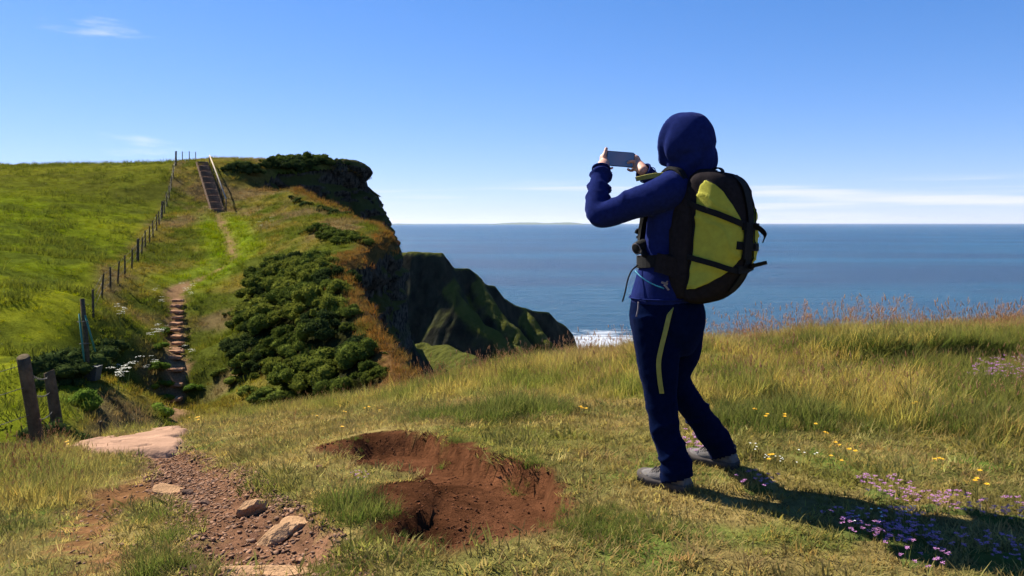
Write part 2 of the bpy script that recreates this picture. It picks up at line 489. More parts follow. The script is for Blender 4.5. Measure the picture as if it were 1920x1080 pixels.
# the turf rolls over at the brink
dl = sdist(V[:, 0], V[:, 1], land_poly)
V[:, 2] -= 0.75 * np.clip(0.4 - dl, 0, 2) ** 1.2
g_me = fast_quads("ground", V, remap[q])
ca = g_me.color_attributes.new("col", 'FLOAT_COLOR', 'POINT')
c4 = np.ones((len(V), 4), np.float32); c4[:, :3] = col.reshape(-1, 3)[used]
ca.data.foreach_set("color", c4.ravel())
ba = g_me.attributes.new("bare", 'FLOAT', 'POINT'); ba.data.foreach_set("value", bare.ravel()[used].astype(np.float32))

def ground_material():
    m, n, l = new_mat("turf_and_soil")
    out = n.new("ShaderNodeOutputMaterial"); b = n.new("ShaderNodeBsdfPrincipled")
    l.new(b.outputs[0], out.inputs[0])
    b.inputs["Roughness"].default_value = 1.0; b.inputs["Specular IOR Level"].default_value = 0.0
    at_ = n.new("ShaderNodeAttribute"); at_.attribute_name = "col"
    tc = n.new("ShaderNodeTexCoord")
    def noise(sc, det=5):
        x = n.new("ShaderNodeTexNoise"); x.inputs["Scale"].default_value = sc; x.inputs["Detail"].default_value = det; x.inputs["Roughness"].default_value = 0.65
        l.new(tc.outputs["Object"], x.inputs["Vector"]); return x
    n1 = noise(14.0); n2 = noise(1.3)
    mu = n.new("ShaderNodeMath"); mu.operation = 'MULTIPLY'; l.new(n1.outputs[0], mu.inputs[0]); l.new(n2.outputs[0], mu.inputs[1])
    mr = n.new("ShaderNodeMapRange"); mr.inputs["From Min"].default_value = 0.12; mr.inputs["From Max"].default_value = 0.4; mr.inputs["To Min"].default_value = 0.45; mr.inputs["To Max"].default_value = 1.45
    l.new(mu.outputs[0], mr.inputs["Value"])
    vm = n.new("ShaderNodeVectorMath"); vm.operation = 'SCALE'
    l.new(at_.outputs["Color"], vm.inputs[0]); l.new(mr.outputs[0], vm.inputs["Scale"])
    l.new(vm.outputs[0], b.inputs["Base Color"])
    n3 = noise(60.0, 6)
    bp = n.new("ShaderNodeBump"); bp.inputs["Strength"].default_value = 0.7; bp.inputs["Distance"].default_value = 0.02
    l.new(n3.outputs[0], bp.inputs["Height"]); l.new(bp.outputs[0], b.inputs["Normal"])
    return m
M_ground = ground_material()
ground = obj("ground", g_me, M_ground)
tag(ground, kind="structure", label="grassy clifftop ground with worn soil and path")

# ------------------------------------------------------------------ sea
def sea_material():
    m, n, l = new_mat("sea_water")
    out = n.new("ShaderNodeOutputMaterial"); b = n.new("ShaderNodeBsdfPrincipled")
    l.new(b.outputs[0], out.inputs[0])
    tc = n.new("ShaderNodeTexCoord")
    def noise(scale_vec, det=5, rough=0.6):
        mp = n.new("ShaderNodeMapping"); mp.inputs["Scale"].default_value = scale_vec
        mp.inputs["Rotation"].default_value = (0, 0, 0.25)
        l.new(tc.outputs["Object"], mp.inputs[0])
        x = n.new("ShaderNodeTexNoise"); x.inputs["Scale"].default_value = 1.0; x.inputs["Detail"].default_value = det; x.inputs["Roughness"].default_value = rough
        l.new(mp.outputs[0], x.inputs["Vector"]); return x
    big = noise((0.0012, 0.004, 1), 4)
    mx = n.new("ShaderNodeMix"); mx.data_type = 'RGBA'
    mr = n.new("ShaderNodeMapRange"); mr.inputs["From Min"].default_value = 0.42; mr.inputs["From Max"].default_value = 0.6
    l.new(big.outputs[0], mr.inputs["Value"]); l.new(mr.outputs[0], mx.inputs[0])
    mx.inputs[6].default_value = (0.001, 0.032, 0.078, 1); mx.inputs[7].default_value = (0.002, 0.068, 0.128, 1)
    # surf round the rocks at the foot of the headland
    geo = n.new("ShaderNodeNewGeometry")
    dist = n.new("ShaderNodeVectorMath"); dist.operation = 'DISTANCE'
    l.new(geo.outputs["Position"], dist.inputs[0]); dist.inputs[1].default_value = (40.0, 395.0, SEA_Z)
    fm = n.new("ShaderNodeMapRange"); fm.inputs["From Min"].default_value = 85.0; fm.inputs["From Max"].default_value = 15.0
    l.new(dist.outputs["Value"], fm.inputs["Value"])
    fn = noise((0.035, 0.12, 1), 7, 0.7)
    ad = n.new("ShaderNodeMath"); ad.operation = 'MULTIPLY_ADD'; l.new(fm.outputs[0], ad.inputs[0]); ad.inputs[1].default_value = 0.42; l.new(fn.outputs[0], ad.inputs[2])
    th = n.new("ShaderNodeMapRange"); th.inputs["From Min"].default_value = 0.72; th.inputs["From Max"].default_value = 0.86
    l.new(ad.outputs[0], th.inputs["Value"])
    caps = noise((0.05, 0.22, 1), 3, 0.5)
    ct = n.new("ShaderNodeMapRange"); ct.inputs["From Min"].default_value = 0.745; ct.inputs["From Max"].default_value = 0.80
    l.new(caps.outputs[0], ct.inputs["Value"])
    mxx = n.new("ShaderNodeMath"); mxx.operation = 'MAXIMUM'; l.new(th.outputs[0], mxx.inputs[0]); l.new(ct.outputs[0], mxx.inputs[1])
    m2 = n.new("ShaderNodeMix"); m2.data_type = 'RGBA'
    l.new(mxx.outputs[0], m2.inputs[0]); l.new(mx.outputs[2], m2.inputs[6]); m2.inputs[7].default_value = (0.8, 0.82, 0.84, 1)
    l.new(m2.outputs[2], b.inputs["Base Color"])
    b.inputs["Roughness"].default_value = 0.25; b.inputs["IOR"].default_value = 1.33; b.inputs["Specular IOR Level"].default_value = 0.22
    w1 = noise((0.10, 0.35, 1), 8, 0.7); w2 = noise((0.012, 0.045, 1), 4, 0.6)
    a2 = n.new("ShaderNodeMath"); a2.operation = 'MULTIPLY_ADD'; l.new(w2.outputs[0], a2.inputs[0]); a2.inputs[1].default_value = 3.0; l.new(w1.outputs[0], a2.inputs[2])
    bp = n.new("ShaderNodeBump"); bp.inputs["Strength"].default_value = 1.0; bp.inputs["Distance"].default_value = 5.0
    l.new(a2.outputs[0], bp.inputs["Height"]); l.new(bp.outputs[0], b.inputs["Normal"])
    return m
S = 65000.0
sea = obj("sea", mesh_from("sea", [(-S, -2000, SEA_Z), (S, -2000, SEA_Z), (S, S, SEA_Z), (-S, S, SEA_Z)], [(0, 1, 2, 3)], False), sea_material())
tag(sea, kind="structure", label="deep blue sea to the horizon")

# ------------------------------------------------------------------ rock materials
def rock_material(name, rock, rock2, green, green_at=0.55, scale=0.35):
    m, n, l = new_mat(name)
    out = n.new("ShaderNodeOutputMaterial"); b = n.new("ShaderNodeBsdfPrincipled")
    l.new(b.outputs[0], out.inputs[0]); b.inputs["Roughness"].default_value = 1.0; b.inputs["Specular IOR Level"].default_value = 0.02
    tc = n.new("ShaderNodeTexCoord"); geo = n.new("ShaderNodeNewGeometry")
    mp = n.new("ShaderNodeMapping"); mp.inputs["Scale"].default_value = (1, 1, 0.45); l.new(tc.outputs["Object"], mp.inputs[0])
    def noise(sc, det=6):
        x = n.new("ShaderNodeTexNoise"); x.inputs["Scale"].default_value = sc; x.inputs["Detail"].default_value = det; x.inputs["Roughness"].default_value = 0.65
        l.new(mp.outputs[0], x.inputs["Vector"]); return x
    n1 = noise(scale * 4); n2 = noise(scale)
    mr = n.new("ShaderNodeMapRange"); mr.inputs["From Min"].default_value = 0.38; mr.inputs["From Max"].default_value = 0.62; l.new(n1.outputs[0], mr.inputs["Value"])
    mx = n.new("ShaderNodeMix"); mx.data_type = 'RGBA'; l.new(mr.outputs[0], mx.inputs[0]); mx.inputs[6].default_value = (*rock, 1); mx.inputs[7].default_value = (*rock2, 1)
    sep = n.new("ShaderNodeSeparateXYZ"); l.new(geo.outputs["Normal"], sep.inputs[0])
    ad = n.new("ShaderNodeMath"); ad.operation = 'MULTIPLY_ADD'; l.new(n2.outputs[0], ad.inputs[0]); ad.inputs[1].default_value = 0.7; l.new(sep.outputs[2], ad.inputs[2])
    gm = n.new("ShaderNodeMapRange"); gm.inputs["From Min"].default_value = green_at + 0.22; gm.inputs["From Max"].default_value = green_at + 0.45; l.new(ad.outputs[0], gm.inputs["Value"])
    n4 = noise(scale * 2.2, 4)
    g2 = n.new("ShaderNodeMix"); g2.data_type = 'RGBA'; l.new(n4.outputs[0], g2.inputs[0])
    g2.inputs[6].default_value = (*[c * 0.6 for c in green], 1); g2.inputs[7].default_value = (*[c * 1.4 for c in green], 1)
    m2 = n.new("ShaderNodeMix"); m2.data_type = 'RGBA'; l.new(gm.outputs[0], m2.inputs[0]); l.new(mx.outputs[2], m2.inputs[6]); l.new(g2.outputs[2], m2.inputs[7])
    l.new(m2.outputs[2], b.inputs["Base Color"])
    n3 = noise(scale * 9)
    bp = n.new("ShaderNodeBump"); bp.inputs["Strength"].default_value = 0.9; bp.inputs["Distance"].default_value = 0.25 / scale * 0.35
    l.new(n3.outputs[0], bp.inputs["Height"]); l.new(bp.outputs[0], b.inputs["Normal"])
    return m

M_cliff = rock_material("basalt_cliff", (0.016, 0.013, 0.010), (0.088, 0.072, 0.054), (0.055, 0.055, 0.016), 0.30, 0.9)
# cliff wall hanging from the brink
def build_cliff():
    P = edge
    seg = np.hypot(*np.diff(P, axis=0).T); run = np.concatenate([[0], np.cumsum(seg)])
    s = np.concatenate([np.arange(0, run[4], 1.2), np.arange(run[4], run[-4], 0.22), np.arange(run[-4], run[-1], 2.0)])
    x0 = np.interp(s, run, P[:, 0]); y0 = np.interp(s, run, P[:, 1])
    k = np.ones(9) / 9
    def sm(a): return np.convolve(np.pad(a, 4, 'edge'), k, 'valid')
    xs, ys = sm(x0), sm(y0)
    tx, ty = np.gradient(xs), np.gradient(ys); L = np.hypot(tx, ty); L[L == 0] = 1
    nxn, nyn = sm(ty / L), sm(-tx / L)
    L = np.hypot(nxn, nyn); nxn /= L; nyn /= L
    # outward is towards the sea
    t = np.concatenate([np.arange(-0.2, 14, 0.2), np.arange(14, 62, 1.0)])
    z0 = land(xs, ys) - 0.75
    hd = sstep(run[14] - 1, run[16], s)
    T, Sg = np.meshgrid(t, s)
    rate = 0.10 + 0.30 * hd[:, None]
    out = -0.15 + rate * np.clip(T, 0, 9) + 0.10 * np.clip(T - 9, 0, 60)
    PX = xs[:, None] + nxn[:, None] * out; PY = ys[:, None] + nyn[:, None] * out; PZ = z0[:, None] - T
    q = np.stack([PX.ravel(), PY.ravel(), PZ.ravel()], 1)
    big = fbm(q * np.array([0.33, 0.33, 0.20]), 4, 71) - 0.5
    blk = np.abs(fbm(q * np.array([1.1, 1.1, 0.55]), 4, 73) - 0.5)
    stp = vnoise(q * np.array([0.25, 0.25, 1.6]), 75) - 0.5
    crk = np.abs(fbm(q * np.array([0.5, 0.5, 0.16]), 3, 81) - 0.5)
    led = np.floor(3.0 * fbm(q * np.array([0.12, 0.12, 0.5]), 3, 83) * 3) / 3
    dis = (2.0 * big - 2.2 * blk + 0.6 * stp - 1.1 * sstep(0.06, 0.0, crk) + 0.7 * (led - 1.4) + 0.35) * sstep(0, 1.5, T.ravel())
    q[:, 0] += np.repeat(nxn, len(t)) * dis; q[:, 1] += np.repeat(nyn, len(t)) * dis
    q[:, 2] += 0.35 * (fbm(q * 1.3, 3, 79) - 0.5) * sstep(0, 1.5, T.ravel())
    n, m = len(s), len(t)
    I = np.arange(n * m).reshape(n, m)
    quads = np.stack([I[:-1, :-1], I[:-1, 1:], I[1:, 1:], I[1:, :-1]], -1).reshape(-1, 4)
    me = fast_quads("cliff", q, quads)
    o = obj("cliff", me, M_cliff)
    tag(o, kind="structure", label="dark basalt cliff face below the grassy brink")
build_cliff()

# ------------------------------------------------------------------ far headland
M_head = rock_material("headland_rock", (0.012, 0.012, 0.009), (0.034, 0.034, 0.022), (0.066, 0.070, 0.014), 0.56, 0.06)
def build_headland():
    main = [at(560, 470, 330), at(735, 474, 325), at(775, 473, 320), at(830, 477, 318), at(842, 492, 320), at(852, 503, 326), at(880, 505, 330), at(898, 518, 334), at(912, 535, 336), at(928, 537, 338), at(945, 560, 342),
            at(965, 573, 350), at(1000, 585, 358), at(1031, 586, 362), at(1045, 603, 366), at(1062, 612, 370), at(1076, 630, 374), at(1084, 655, 378), at(1094, 668, 380)]
    spur = [at(850, 520, 322), at(853, 536, 314), at(872, 564, 310), at(905, 602, 306), at(950, 634, 302), at(990, 657, 298), at(1015, 677, 295)]
    spur3 = [at(790, 640, 285), at(830, 642, 272), at(880, 660, 258), at(950, 690, 240)]
    spur2 = [at(760, 626, 98), at(800, 660, 106), at(850, 702, 116), at(900, 745, 126)]
    xs = axis([(-140, -55, 3.0), (-55, 40, 0.75), (40, 60, 2)]); ys = axis([(86, 130, 0.7), (130, 230, 2.0), (230, 400, 0.8), (400, 470, 3)])
    X, Y = np.meshgrid(xs, ys)
    def ridge(poly, prof):
        d, run, i, side = seg_dist(X, Y, poly)
        P = np.asarray(poly); L = np.concatenate([[0], np.cumsum(np.hypot(*np.diff(P[:, :2], axis=0).T))])
        return np.interp(run, L, P[:, 2]) - prof(d, side)
    nz = fbm2(X, Y, 0.035, 5, 91) - 0.5; nf = np.abs(fbm2(X, Y, 0.11, 4, 93) - 0.5)
    nz2 = fbm2(X, Y, 0.05, 3, 97) - 0.35
    def p_main(d, side):
        d = d * (1 + 0.8 * nz)
        cl = 2.7 * np.clip(d, 0, 20) + 1.3 * np.clip(d - 20, 0, 200)
        back = 0.10 * d + 0.004 * d * d
        return np.where(side > 0, back, cl)
    def p_spur(d, side):
        d = np.sqrt(d * d + 4.0) - 2.0
        d = d * (1 + 0.9 * nz)
        return np.where(side > 0, 1.7 * d, 0.5 * np.clip(d, 0, 4) + (1.7 + 1.6 * nz2) * np.clip(d - 4, 0, 99))
    def p_spur3(d, side):
        d = np.sqrt(d * d + 9.0) - 3.0
        return np.where(side > 0, 1.0 * d, 0.8 * np.clip(d, 0, 7) + 1.7 * np.clip(d - 7, 0, 99)) * (1 + 0.9 * nz)
    def p_spur2(d, side):
        return np.where(side > 0, 0.8 * d, 1.5 * d)
    Z = ridge(main, p_main)
    Z = smax(Z, ridge(spur, p_spur), 3.0)
    Z = smax(Z, ridge(spur3, p_spur3), 3.0)
    spur4 = [at(896, 520, 332), at(912, 548, 324), at(940, 585, 318), at(975, 620, 313), at(1010, 655, 309)]
    spur5 = [at(985, 584, 354), at(1004, 604, 346), at(1028, 632, 340), at(1050, 660, 336)]
    Z = smax(Z, ridge(spur4, p_spur), 2.0); Z = smax(Z, ridge(spur5, p_spur), 2.0)
    Z = np.maximum(Z, np.where(Y < 180, ridge(spur2, p_spur2), -99))
    Z = np.maximum(Z, -75)
    rg = np.abs(fbm2(X, Y, 0.09, 4, 95) - 0.5)
    Z = Z + 5.0 * nz * sstep(-58, -50, Z) - 8.0 * nf * sstep(1.0, 4.0, np.abs(ridge(main, lambda d, s_: d * 0 + 0) - Z)) - 4.0 * rg * sstep(2.0, 8.0, np.abs(ridge(main, lambda d, s_: d * 0) - Z))
    ny, nx = X.shape; I = np.arange(ny * nx).reshape(ny, nx)
    qd = np.stack([I[:-1, :-1], I[:-1, 1:], I[1:, 1:], I[1:, :-1]], -1).reshape(-1, 4)
    zz = Z.ravel()
    qd = qd[(zz[qd] > -66).any(1)]
    used = np.zeros(ny * nx, bool); used[qd.ravel()] = True; rm = np.cumsum(used) - 1
    me = fast_quads("headland", np.stack([X.ravel(), Y.ravel(), zz], 1)[used], rm[qd])
    o = obj("headland", me, M_head)
    tag(o, kind="structure", label="dark headland with green slopes stepping down to the sea")
build_headland()

# low far land on the horizon
def build_far_land():
    M = simple_mat("far_land", (0.09, 0.12, 0.09), 1.0, 0.0, 0.2, 0.0005)
    xs = np.linspace(-6500, 4200, 160); D = np.array([30000., 31000, 32000, 33500])
    h = (fbm2(xs, 0, 0.0005, 5, 101) - 0.25) * 330 * sstep(-8000, -4000, xs) * sstep(4200, 1500, xs) - 25 + 60 * np.exp(-((xs - 400) / 700) ** 2)
    V = []
    for k, d in enumerate(D):
        f = (0.0, 0.8, 1.0, 0.5)[k]
        for x, hh in zip(xs, h): V.append((x, d, SEA_Z - 5 + max(hh, 0) * f))
    n = len(xs); I = np.arange(4 * n).reshape(4, n)
    qd = np.stack([I[:-1, :-1], I[:-1, 1:], I[1:, 1:], I[1:, :-1]], -1).reshape(-1, 4)
    o = obj("hills", fast_quads("hills", np.array(V), qd), M)
    tag(o, kind="structure", label="faint low hills far across the sea")
build_far_land()
# ------------------------------------------------------------------ plants: shared tools
def poly_mesh(name, verts, faces):
    me = bpy.data.meshes.new(name)
    me.vertices.add(len(verts)); me.vertices.foreach_set("co", np.asarray(verts, np.float32).ravel())
    cnt = np.array([len(f) for f in faces], np.int32)
    flat = np.fromiter((i for f in faces for i in f), np.int32, int(cnt.sum()))
    me.loops.add(len(flat)); me.loops.foreach_set("vertex_index", flat)
    me.polygons.add(len(faces))
    me.polygons.foreach_set("loop_start", np.concatenate([[0], np.cumsum(cnt)[:-1]]).astype(np.int32))
    me.polygons.foreach_set("use_smooth", np.ones(len(faces), bool))
    me.update(calc_edges=True)
    return me

def scatter_tree():
    g = bpy.data.node_groups.new("scatter", 'GeometryNodeTree')
    g.interface.new_socket(name="Geometry", in_out='INPUT', socket_type='NodeSocketGeometry')
    g.interface.new_socket(name="Geometry", in_out='OUTPUT', socket_type='NodeSocketGeometry')
    n, l = g.nodes, g.links
    gi, go = n.new("NodeGroupInput"), n.new("NodeGroupOutput")
    def attr(name, t):
        a = n.new("GeometryNodeInputNamedAttribute"); a.data_type = t; a.inputs["Name"].default_value = name; return a
    pr = attr("proto", 'INT')
    cmp_ = n.new("FunctionNodeCompare"); cmp_.data_type = 'INT'; cmp_.operation = 'EQUAL'
    l.new(pr.outputs[0], [s for s in cmp_.inputs if s.enabled][0]); [s for s in cmp_.inputs if s.enabled][1].default_value = 0
    sep = n.new("GeometryNodeSeparateGeometry"); sep.domain = 'POINT'
    l.new(gi.outputs[0], sep.inputs[0]); l.new(cmp_.outputs[0], sep.inputs["Selection"])
    sp = n.new("GeometryNodeSplitToInstances"); sp.domain = 'POINT'
    l.new(sep.outputs[1], sp.inputs[0]); l.new(pr.outputs[0], sp.inputs["Group ID"])
    ip = n.new("GeometryNodeInstanceOnPoints")
    l.new(sep.outputs[0], ip.inputs["Points"]); l.new(sp.outputs[0], ip.inputs["Instance"])
    ip.inputs["Pick Instance"].default_value = True
    l.new(attr("pick", 'INT').outputs[0], ip.inputs["Instance Index"])
    er = n.new("FunctionNodeEulerToRotation"); l.new(attr("rot", 'FLOAT_VECTOR').outputs[0], er.inputs[0])
    l.new(er.outputs[0], ip.inputs["Rotation"])
    l.new(attr("scl", 'FLOAT_VECTOR').outputs[0], ip.inputs["Scale"])
    l.new(ip.outputs[0], go.inputs[0])
    return g
SCATTER = scatter_tree()

def scatter(name, protos, pts, rot, scl, tint, pick, mat, label):
    """one plant mass: prototypes (verts, faces, tip, head) drawn at many points"""
    V, Fc, tip, hd, pid = [], [], [], [], []
    off = 0
    for k, (v, f, t, h) in enumerate(protos):
        V.append(v); Fc += [[i + off for i in ff] for ff in f]; tip.append(t); hd.append(h); pid.append(np.full(len(v), k + 1)); off += len(v)
    n = len(pts)
    V.append(np.asarray(pts)); tip.append(np.zeros(n)); hd.append(np.zeros(n)); pid.append(np.zeros(n))
    me = poly_mesh(name, np.concatenate(V), Fc)
    tot = off + n
    def add(nm, ty, data, key):
        a = me.attributes.new(nm, ty, 'POINT'); a.data.foreach_set(key, np.ascontiguousarray(data).ravel())
    add("proto", 'INT', np.concatenate(pid).astype(np.int32), "value")
    add("tip", 'FLOAT', np.concatenate(tip).astype(np.float32), "value")
    add("head", 'FLOAT', np.concatenate(hd).astype(np.float32), "value")
    def full(a, w):
        o = np.zeros((tot, w), np.float32); o[off:] = np.asarray(a).reshape(n, w); return o
    add("rot", 'FLOAT_VECTOR', full(rot, 3), "vector"); add("scl", 'FLOAT_VECTOR', full(scl, 3), "vector"); add("tint", 'FLOAT_VECTOR', full(tint, 3), "vector")
    add("pick", 'INT', full(np.asarray(pick)[:, None], 1).astype(np.int32), "value")
    o = obj(name, me, mat)
    md = o.modifiers.new("scatter", 'NODES'); md.node_group = SCATTER
    tag(o, label=label, kind="stuff")
    return o

def blade(V, Fc, T, H, base, az, h, w, lean, curl, segs=3, hv=0.0):
    d = np.array([math.cos(az), math.sin(az), 0]); s = np.array([-math.sin(az), math.cos(az), 0])
    o = len(V)
    for k in range(segs):
        t = k / segs
        c = base + d * (lean * t + curl * t * t) * h + np.array([0, 0, h * t * (1 - 0.25 * curl * t)])
        ww = w * (1 - 0.55 * t) * 0.5
        V += [c - s * ww, c + s * ww]; T += [t, t]; H += [hv, hv]
        if k: Fc.append([o + 2 * k - 2, o + 2 * k - 1, o + 2 * k + 1, o + 2 * k])
    V.append(base + d * (lean + curl) * h + np.array([0, 0, h * (1 - 0.25 * curl)])); T.append(1.0); H.append(hv)
    Fc.append([o + 2 * segs - 2, o + 2 * segs - 1, o + 2 * segs])

def head(V, Fc, T, H, c, axis_, L, r, n=4):
    """a slim seed head: spindle along axis_"""
    a = axis_ / np.linalg.norm(axis_); u = np.cross(a, [0.3, 0.9, 0.1]); u /= np.linalg.norm(u); v = np.cross(a, u)
    o = len(V); V.append(c); T.append(0.8); H.append(1.0)
    for fr, rr in ((0.3, 1.0), (0.7, 0.75)):
        for k in range(n):
            an = 2 * math.pi * k / n
            V.append(c + a * L * fr + (u * math.cos(an) + v * math.sin(an)) * r * rr); T.append(1.0); H.append(1.0)
    V.append(c + a * L); T.append(1.0); H.append(1.0)
    for k in range(n):
        k2 = (k + 1) % n
        Fc.append([o, o + 1 + k2, o + 1 + k]); Fc.append([o + 1 + k, o + 1 + k2, o + 1 + n + k2, o + 1 + n + k]); Fc.append([o + 1 + n + k, o + 1 + n + k2, o + 1 + 2 * n])

def grass_proto(seed, n, rad, h0, h1, w, lean=0.35, curl=0.35, heads=0, hh=(0.3, 0.5), segs=3, hw=1.0):
    R = random.Random(seed); V, Fc, T, H = [], [], [], []
    for i in range(n):
        r = rad * math.sqrt(R.random()); a = R.uniform(0, 2 * math.pi)
        b = np.array([r * math.cos(a), r * math.sin(a), -0.01])
        az = a + R.uniform(-1.4, 1.4)
        blade(V, Fc, T, H, b, az, R.uniform(h0, h1), w * R.uniform(0.7, 1.3), R.uniform(0, lean), R.uniform(0, curl), segs)
    for i in range(heads):
        r = rad * math.sqrt(R.random()); a = R.uniform(0, 2 * math.pi); b = np.array([r * math.cos(a), r * math.sin(a), 0])
        az = R.uniform(0, 2 * math.pi); h = R.uniform(*hh); ln = R.uniform(0.02, 0.22)
        blade(V, Fc, T, H, b, az, h, w * 0.45, ln, 0.05, 2, 0.35)
        d = np.array([math.cos(az) * (ln + .05), math.sin(az) * (ln + .05), 1.0])
        if R.random() < 0.5:
            head(V, Fc, T, H, b + d * h * 0.98, d + np.array([R.uniform(-.2, .2), R.uniform(-.2, .2), 0]), R.uniform(0.02, 0.045) * hw, R.uniform(0.002, 0.0035) * hw)
        else:
            for q in range(5):
                head(V, Fc, T, H, b + d * h * (0.86 + 0.035 * q), np.array([math.cos(q * 2.4), math.sin(q * 2.4), 0.9]), 0.015 * hw, 0.0018 * hw, 3)
    return np.array(V), Fc, np.array(T), np.array(H)

def grass_material(name, head_col, trans=0.45, tipmix=0.5, tip_col=(0.32, 0.24, 0.10)):
    m, n, l = new_mat(name)
    out = n.new("ShaderNodeOutputMaterial")
    ti = n.new("ShaderNodeAttribute"); ti.attribute_type = 'INSTANCER'; ti.attribute_name = "tint"
    tp = n.new("ShaderNodeAttribute"); tp.attribute_name = "tip"
    hd = n.new("ShaderNodeAttribute"); hd.attribute_name = "head"
    tm = n.new("ShaderNodeMath"); tm.operation = 'POWER'; l.new(tp.outputs["Fac"], tm.inputs[0]); tm.inputs[1].default_value = 2.0
    ts = n.new("ShaderNodeMath"); ts.operation = 'MULTIPLY'; l.new(tm.outputs[0], ts.inputs[0]); ts.inputs[1].default_value = tipmix
    mx = n.new("ShaderNodeMix"); mx.data_type = 'RGBA'; l.new(ts.outputs[0], mx.inputs[0]); l.new(ti.outputs["Vector"], mx.inputs[6]); mx.inputs[7].default_value = (*tip_col, 1)
    m2 = n.new("ShaderNodeMix"); m2.data_type = 'RGBA'; l.new(hd.outputs["Fac"], m2.inputs[0]); l.new(mx.outputs[2], m2.inputs[6]); m2.inputs[7].default_value = (*head_col, 1)
    d = n.new("ShaderNodeBsdfDiffuse"); t = n.new("ShaderNodeBsdfTranslucent"); ms = n.new("ShaderNodeMixShader")
    l.new(m2.outputs[2], d.inputs[0])
    hs = n.new("ShaderNodeHueSaturation"); hs.inputs["Saturation"].default_value = 1.1; hs.inputs["Value"].default_value = 1.35
    l.new(m2.outputs[2], hs.inputs["Color"]); l.new(hs.outputs[0], t.inputs[0])
    ms.inputs[0].default_value = trans
    l.new(d.outputs[0], ms.inputs[1]); l.new(t.outputs[0], ms.inputs[2]); l.new(ms.outputs[0], out.inputs[0])
    return m

M_grass = grass_material("grass_blades", (0.33, 0.20, 0.115), 0.45, 0.5, (0.27, 0.20, 0.08))
M_ripe = grass_material("ripe_grass", (0.46, 0.29, 0.17), 0.5, 0.5, (0.30, 0.22, 0.09))
M_rough = grass_material("rough_grass_blades", (0.33, 0.22, 0.12), 0.4, 0.14, (0.22, 0.18, 0.05))

def rand_rot(n, tilt=0.15):
    return np.stack([rng.normal(0, tilt, n), rng.normal(0, tilt, n), rng.uniform(0, 2 * np.pi, n)], 1)

def in_view(x, y, pad=0.12):
    return np.abs(x) < (0.637 + pad) * y + 0.5

# ------------------------------------------------------------------ near grass
Y_TALL = ([-6, -4.5, -3, -1, 0, 0.8, 1.4, 2.5, 5, 9], [8.6, 8.8, 9.0, 7.7, 6.9, 5.7, 5.0, 4.25, 4.1, 4.0])
def tallness(x, y):
    j = 1.5 * (fbm2(x, y, 1.3, 3, 111) - 0.5)
    t = sstep(-0.25, 0.7, y - np.interp(x, *Y_TALL) + j)
    left = sstep(0.42, 0.62, -x / y) * sstep(4.2, 5.2, y + j) * 0.9        # the unmown edge beside the fence
    return np.maximum(t, left)

def near_tint(x, y, tall):
    n = len(x)
    a = fbm2(x, y, 0.8, 3, 121); b = fbm2(x, y, 2.4, 3, 123)
    turf = mixc(np.array([0.20, 0.185, 0.045]), np.array([0.34, 0.265, 0.10]), sstep(0.26, 0.52, a))
    turf = mixc(turf, np.array([0.13, 0.16, 0.036]), 0.5 * sstep(0.52, 0.68, b))
    tl = mixc(np.array([0.12, 0.145, 0.028]), np.array([0.33, 0.27, 0.075]), sstep(0.40, 0.62, b))
    tl = mixc(tl, np.array([0.30, 0.21, 0.10]), 0.6 * sstep(7.2, 8.6, y) * sstep(0.0, 1.0, x))
    c = mixc(turf, tl, tall)
    c = c * (1 + 0.22 * tall[:, None])
    return 0.82 * c * rng.uniform(0.65, 1.35, (n, 1)) * (1 + rng.normal(0, 0.06, (n, 3)))

def bare_mask(x, y):
    pit, pa, sc, sl = earth_masks(x, y)
    return np.clip(np.maximum.reduce([pit * 1.2, pa * 1.2, sc * 1.12, sl * 1.3]), 0, 1)

def near_points(dens, ymin=2.3, ymax=13.0):
    n = int(dens * (ymax - ymin) * 20)
    y = rng.uniform(ymin, ymax, n); x = rng.uniform(-8.5, 10.5, n)
    k = in_view(x, y); return x[k], y[k]

turf_protos = [grass_proto(s, 34, 0.055, 0.012, 0.038, 0.0034, 0.9, 0.7, segs=2) for s in range(5)]
x, y = near_points(350)
tall = tallness(x, y); bm = bare_mask(x, y)
dec = np.clip(5.5 / y, 0.35, 1)
k = (rng.random(len(x)) < (1 - bm) * (1 - 0.55 * tall) * dec)
x, y, tall = x[k], y[k], tall[k]
n = len(x); sz = rng.uniform(0.7, 1.35, n) * (1 + 0.5 * (1 - np.clip(5.5 / y, 0.35, 1)) ) * (1 + 0.35 * sstep(.55, .7, fbm2(x, y, 2.4, 3, 123)))
scatter("short_turf", turf_protos, np.stack([x, y, land(x, y)], 1), rand_rot(n, 0.2), np.stack([sz * 1.28, sz * 1.28, sz * 0.82], 1), near_tint(x, y, tall * 0.6), rng.integers(0, 5, n), M_grass,
        "short dry yellow green turf around the bare soil")

mid_protos = [grass_proto(20 + s, 30, 0.07, 0.06, 0.16, 0.0042, 0.5, 0.7) for s in range(4)]
x, y = near_points(170)
tall = tallness(x, y); bm = bare_mask(x, y); lush = sstep(0.53, 0.68, fbm2(x, y, 2.4, 3, 123))
k = rng.random(len(x)) < (1 - bm) * np.clip(0.012 + 0.80 * tall + 0.05 * lush, 0, 1) * np.clip(7 / y, 0.5, 1)
x, y, tall = x[k], y[k], tall[k]; n = len(x); sz = rng.uniform(0.6, 1.25, n) * (0.55 + 0.55 * tall)
scatter("meadow_grass", mid_protos, np.stack([x, y, land(x, y)], 1), rand_rot(n, 0.2), np.stack([sz, sz, sz], 1), near_tint(x, y, tall), rng.integers(0, 4, n), M_grass,
        "green and straw meadow grass of middle height")

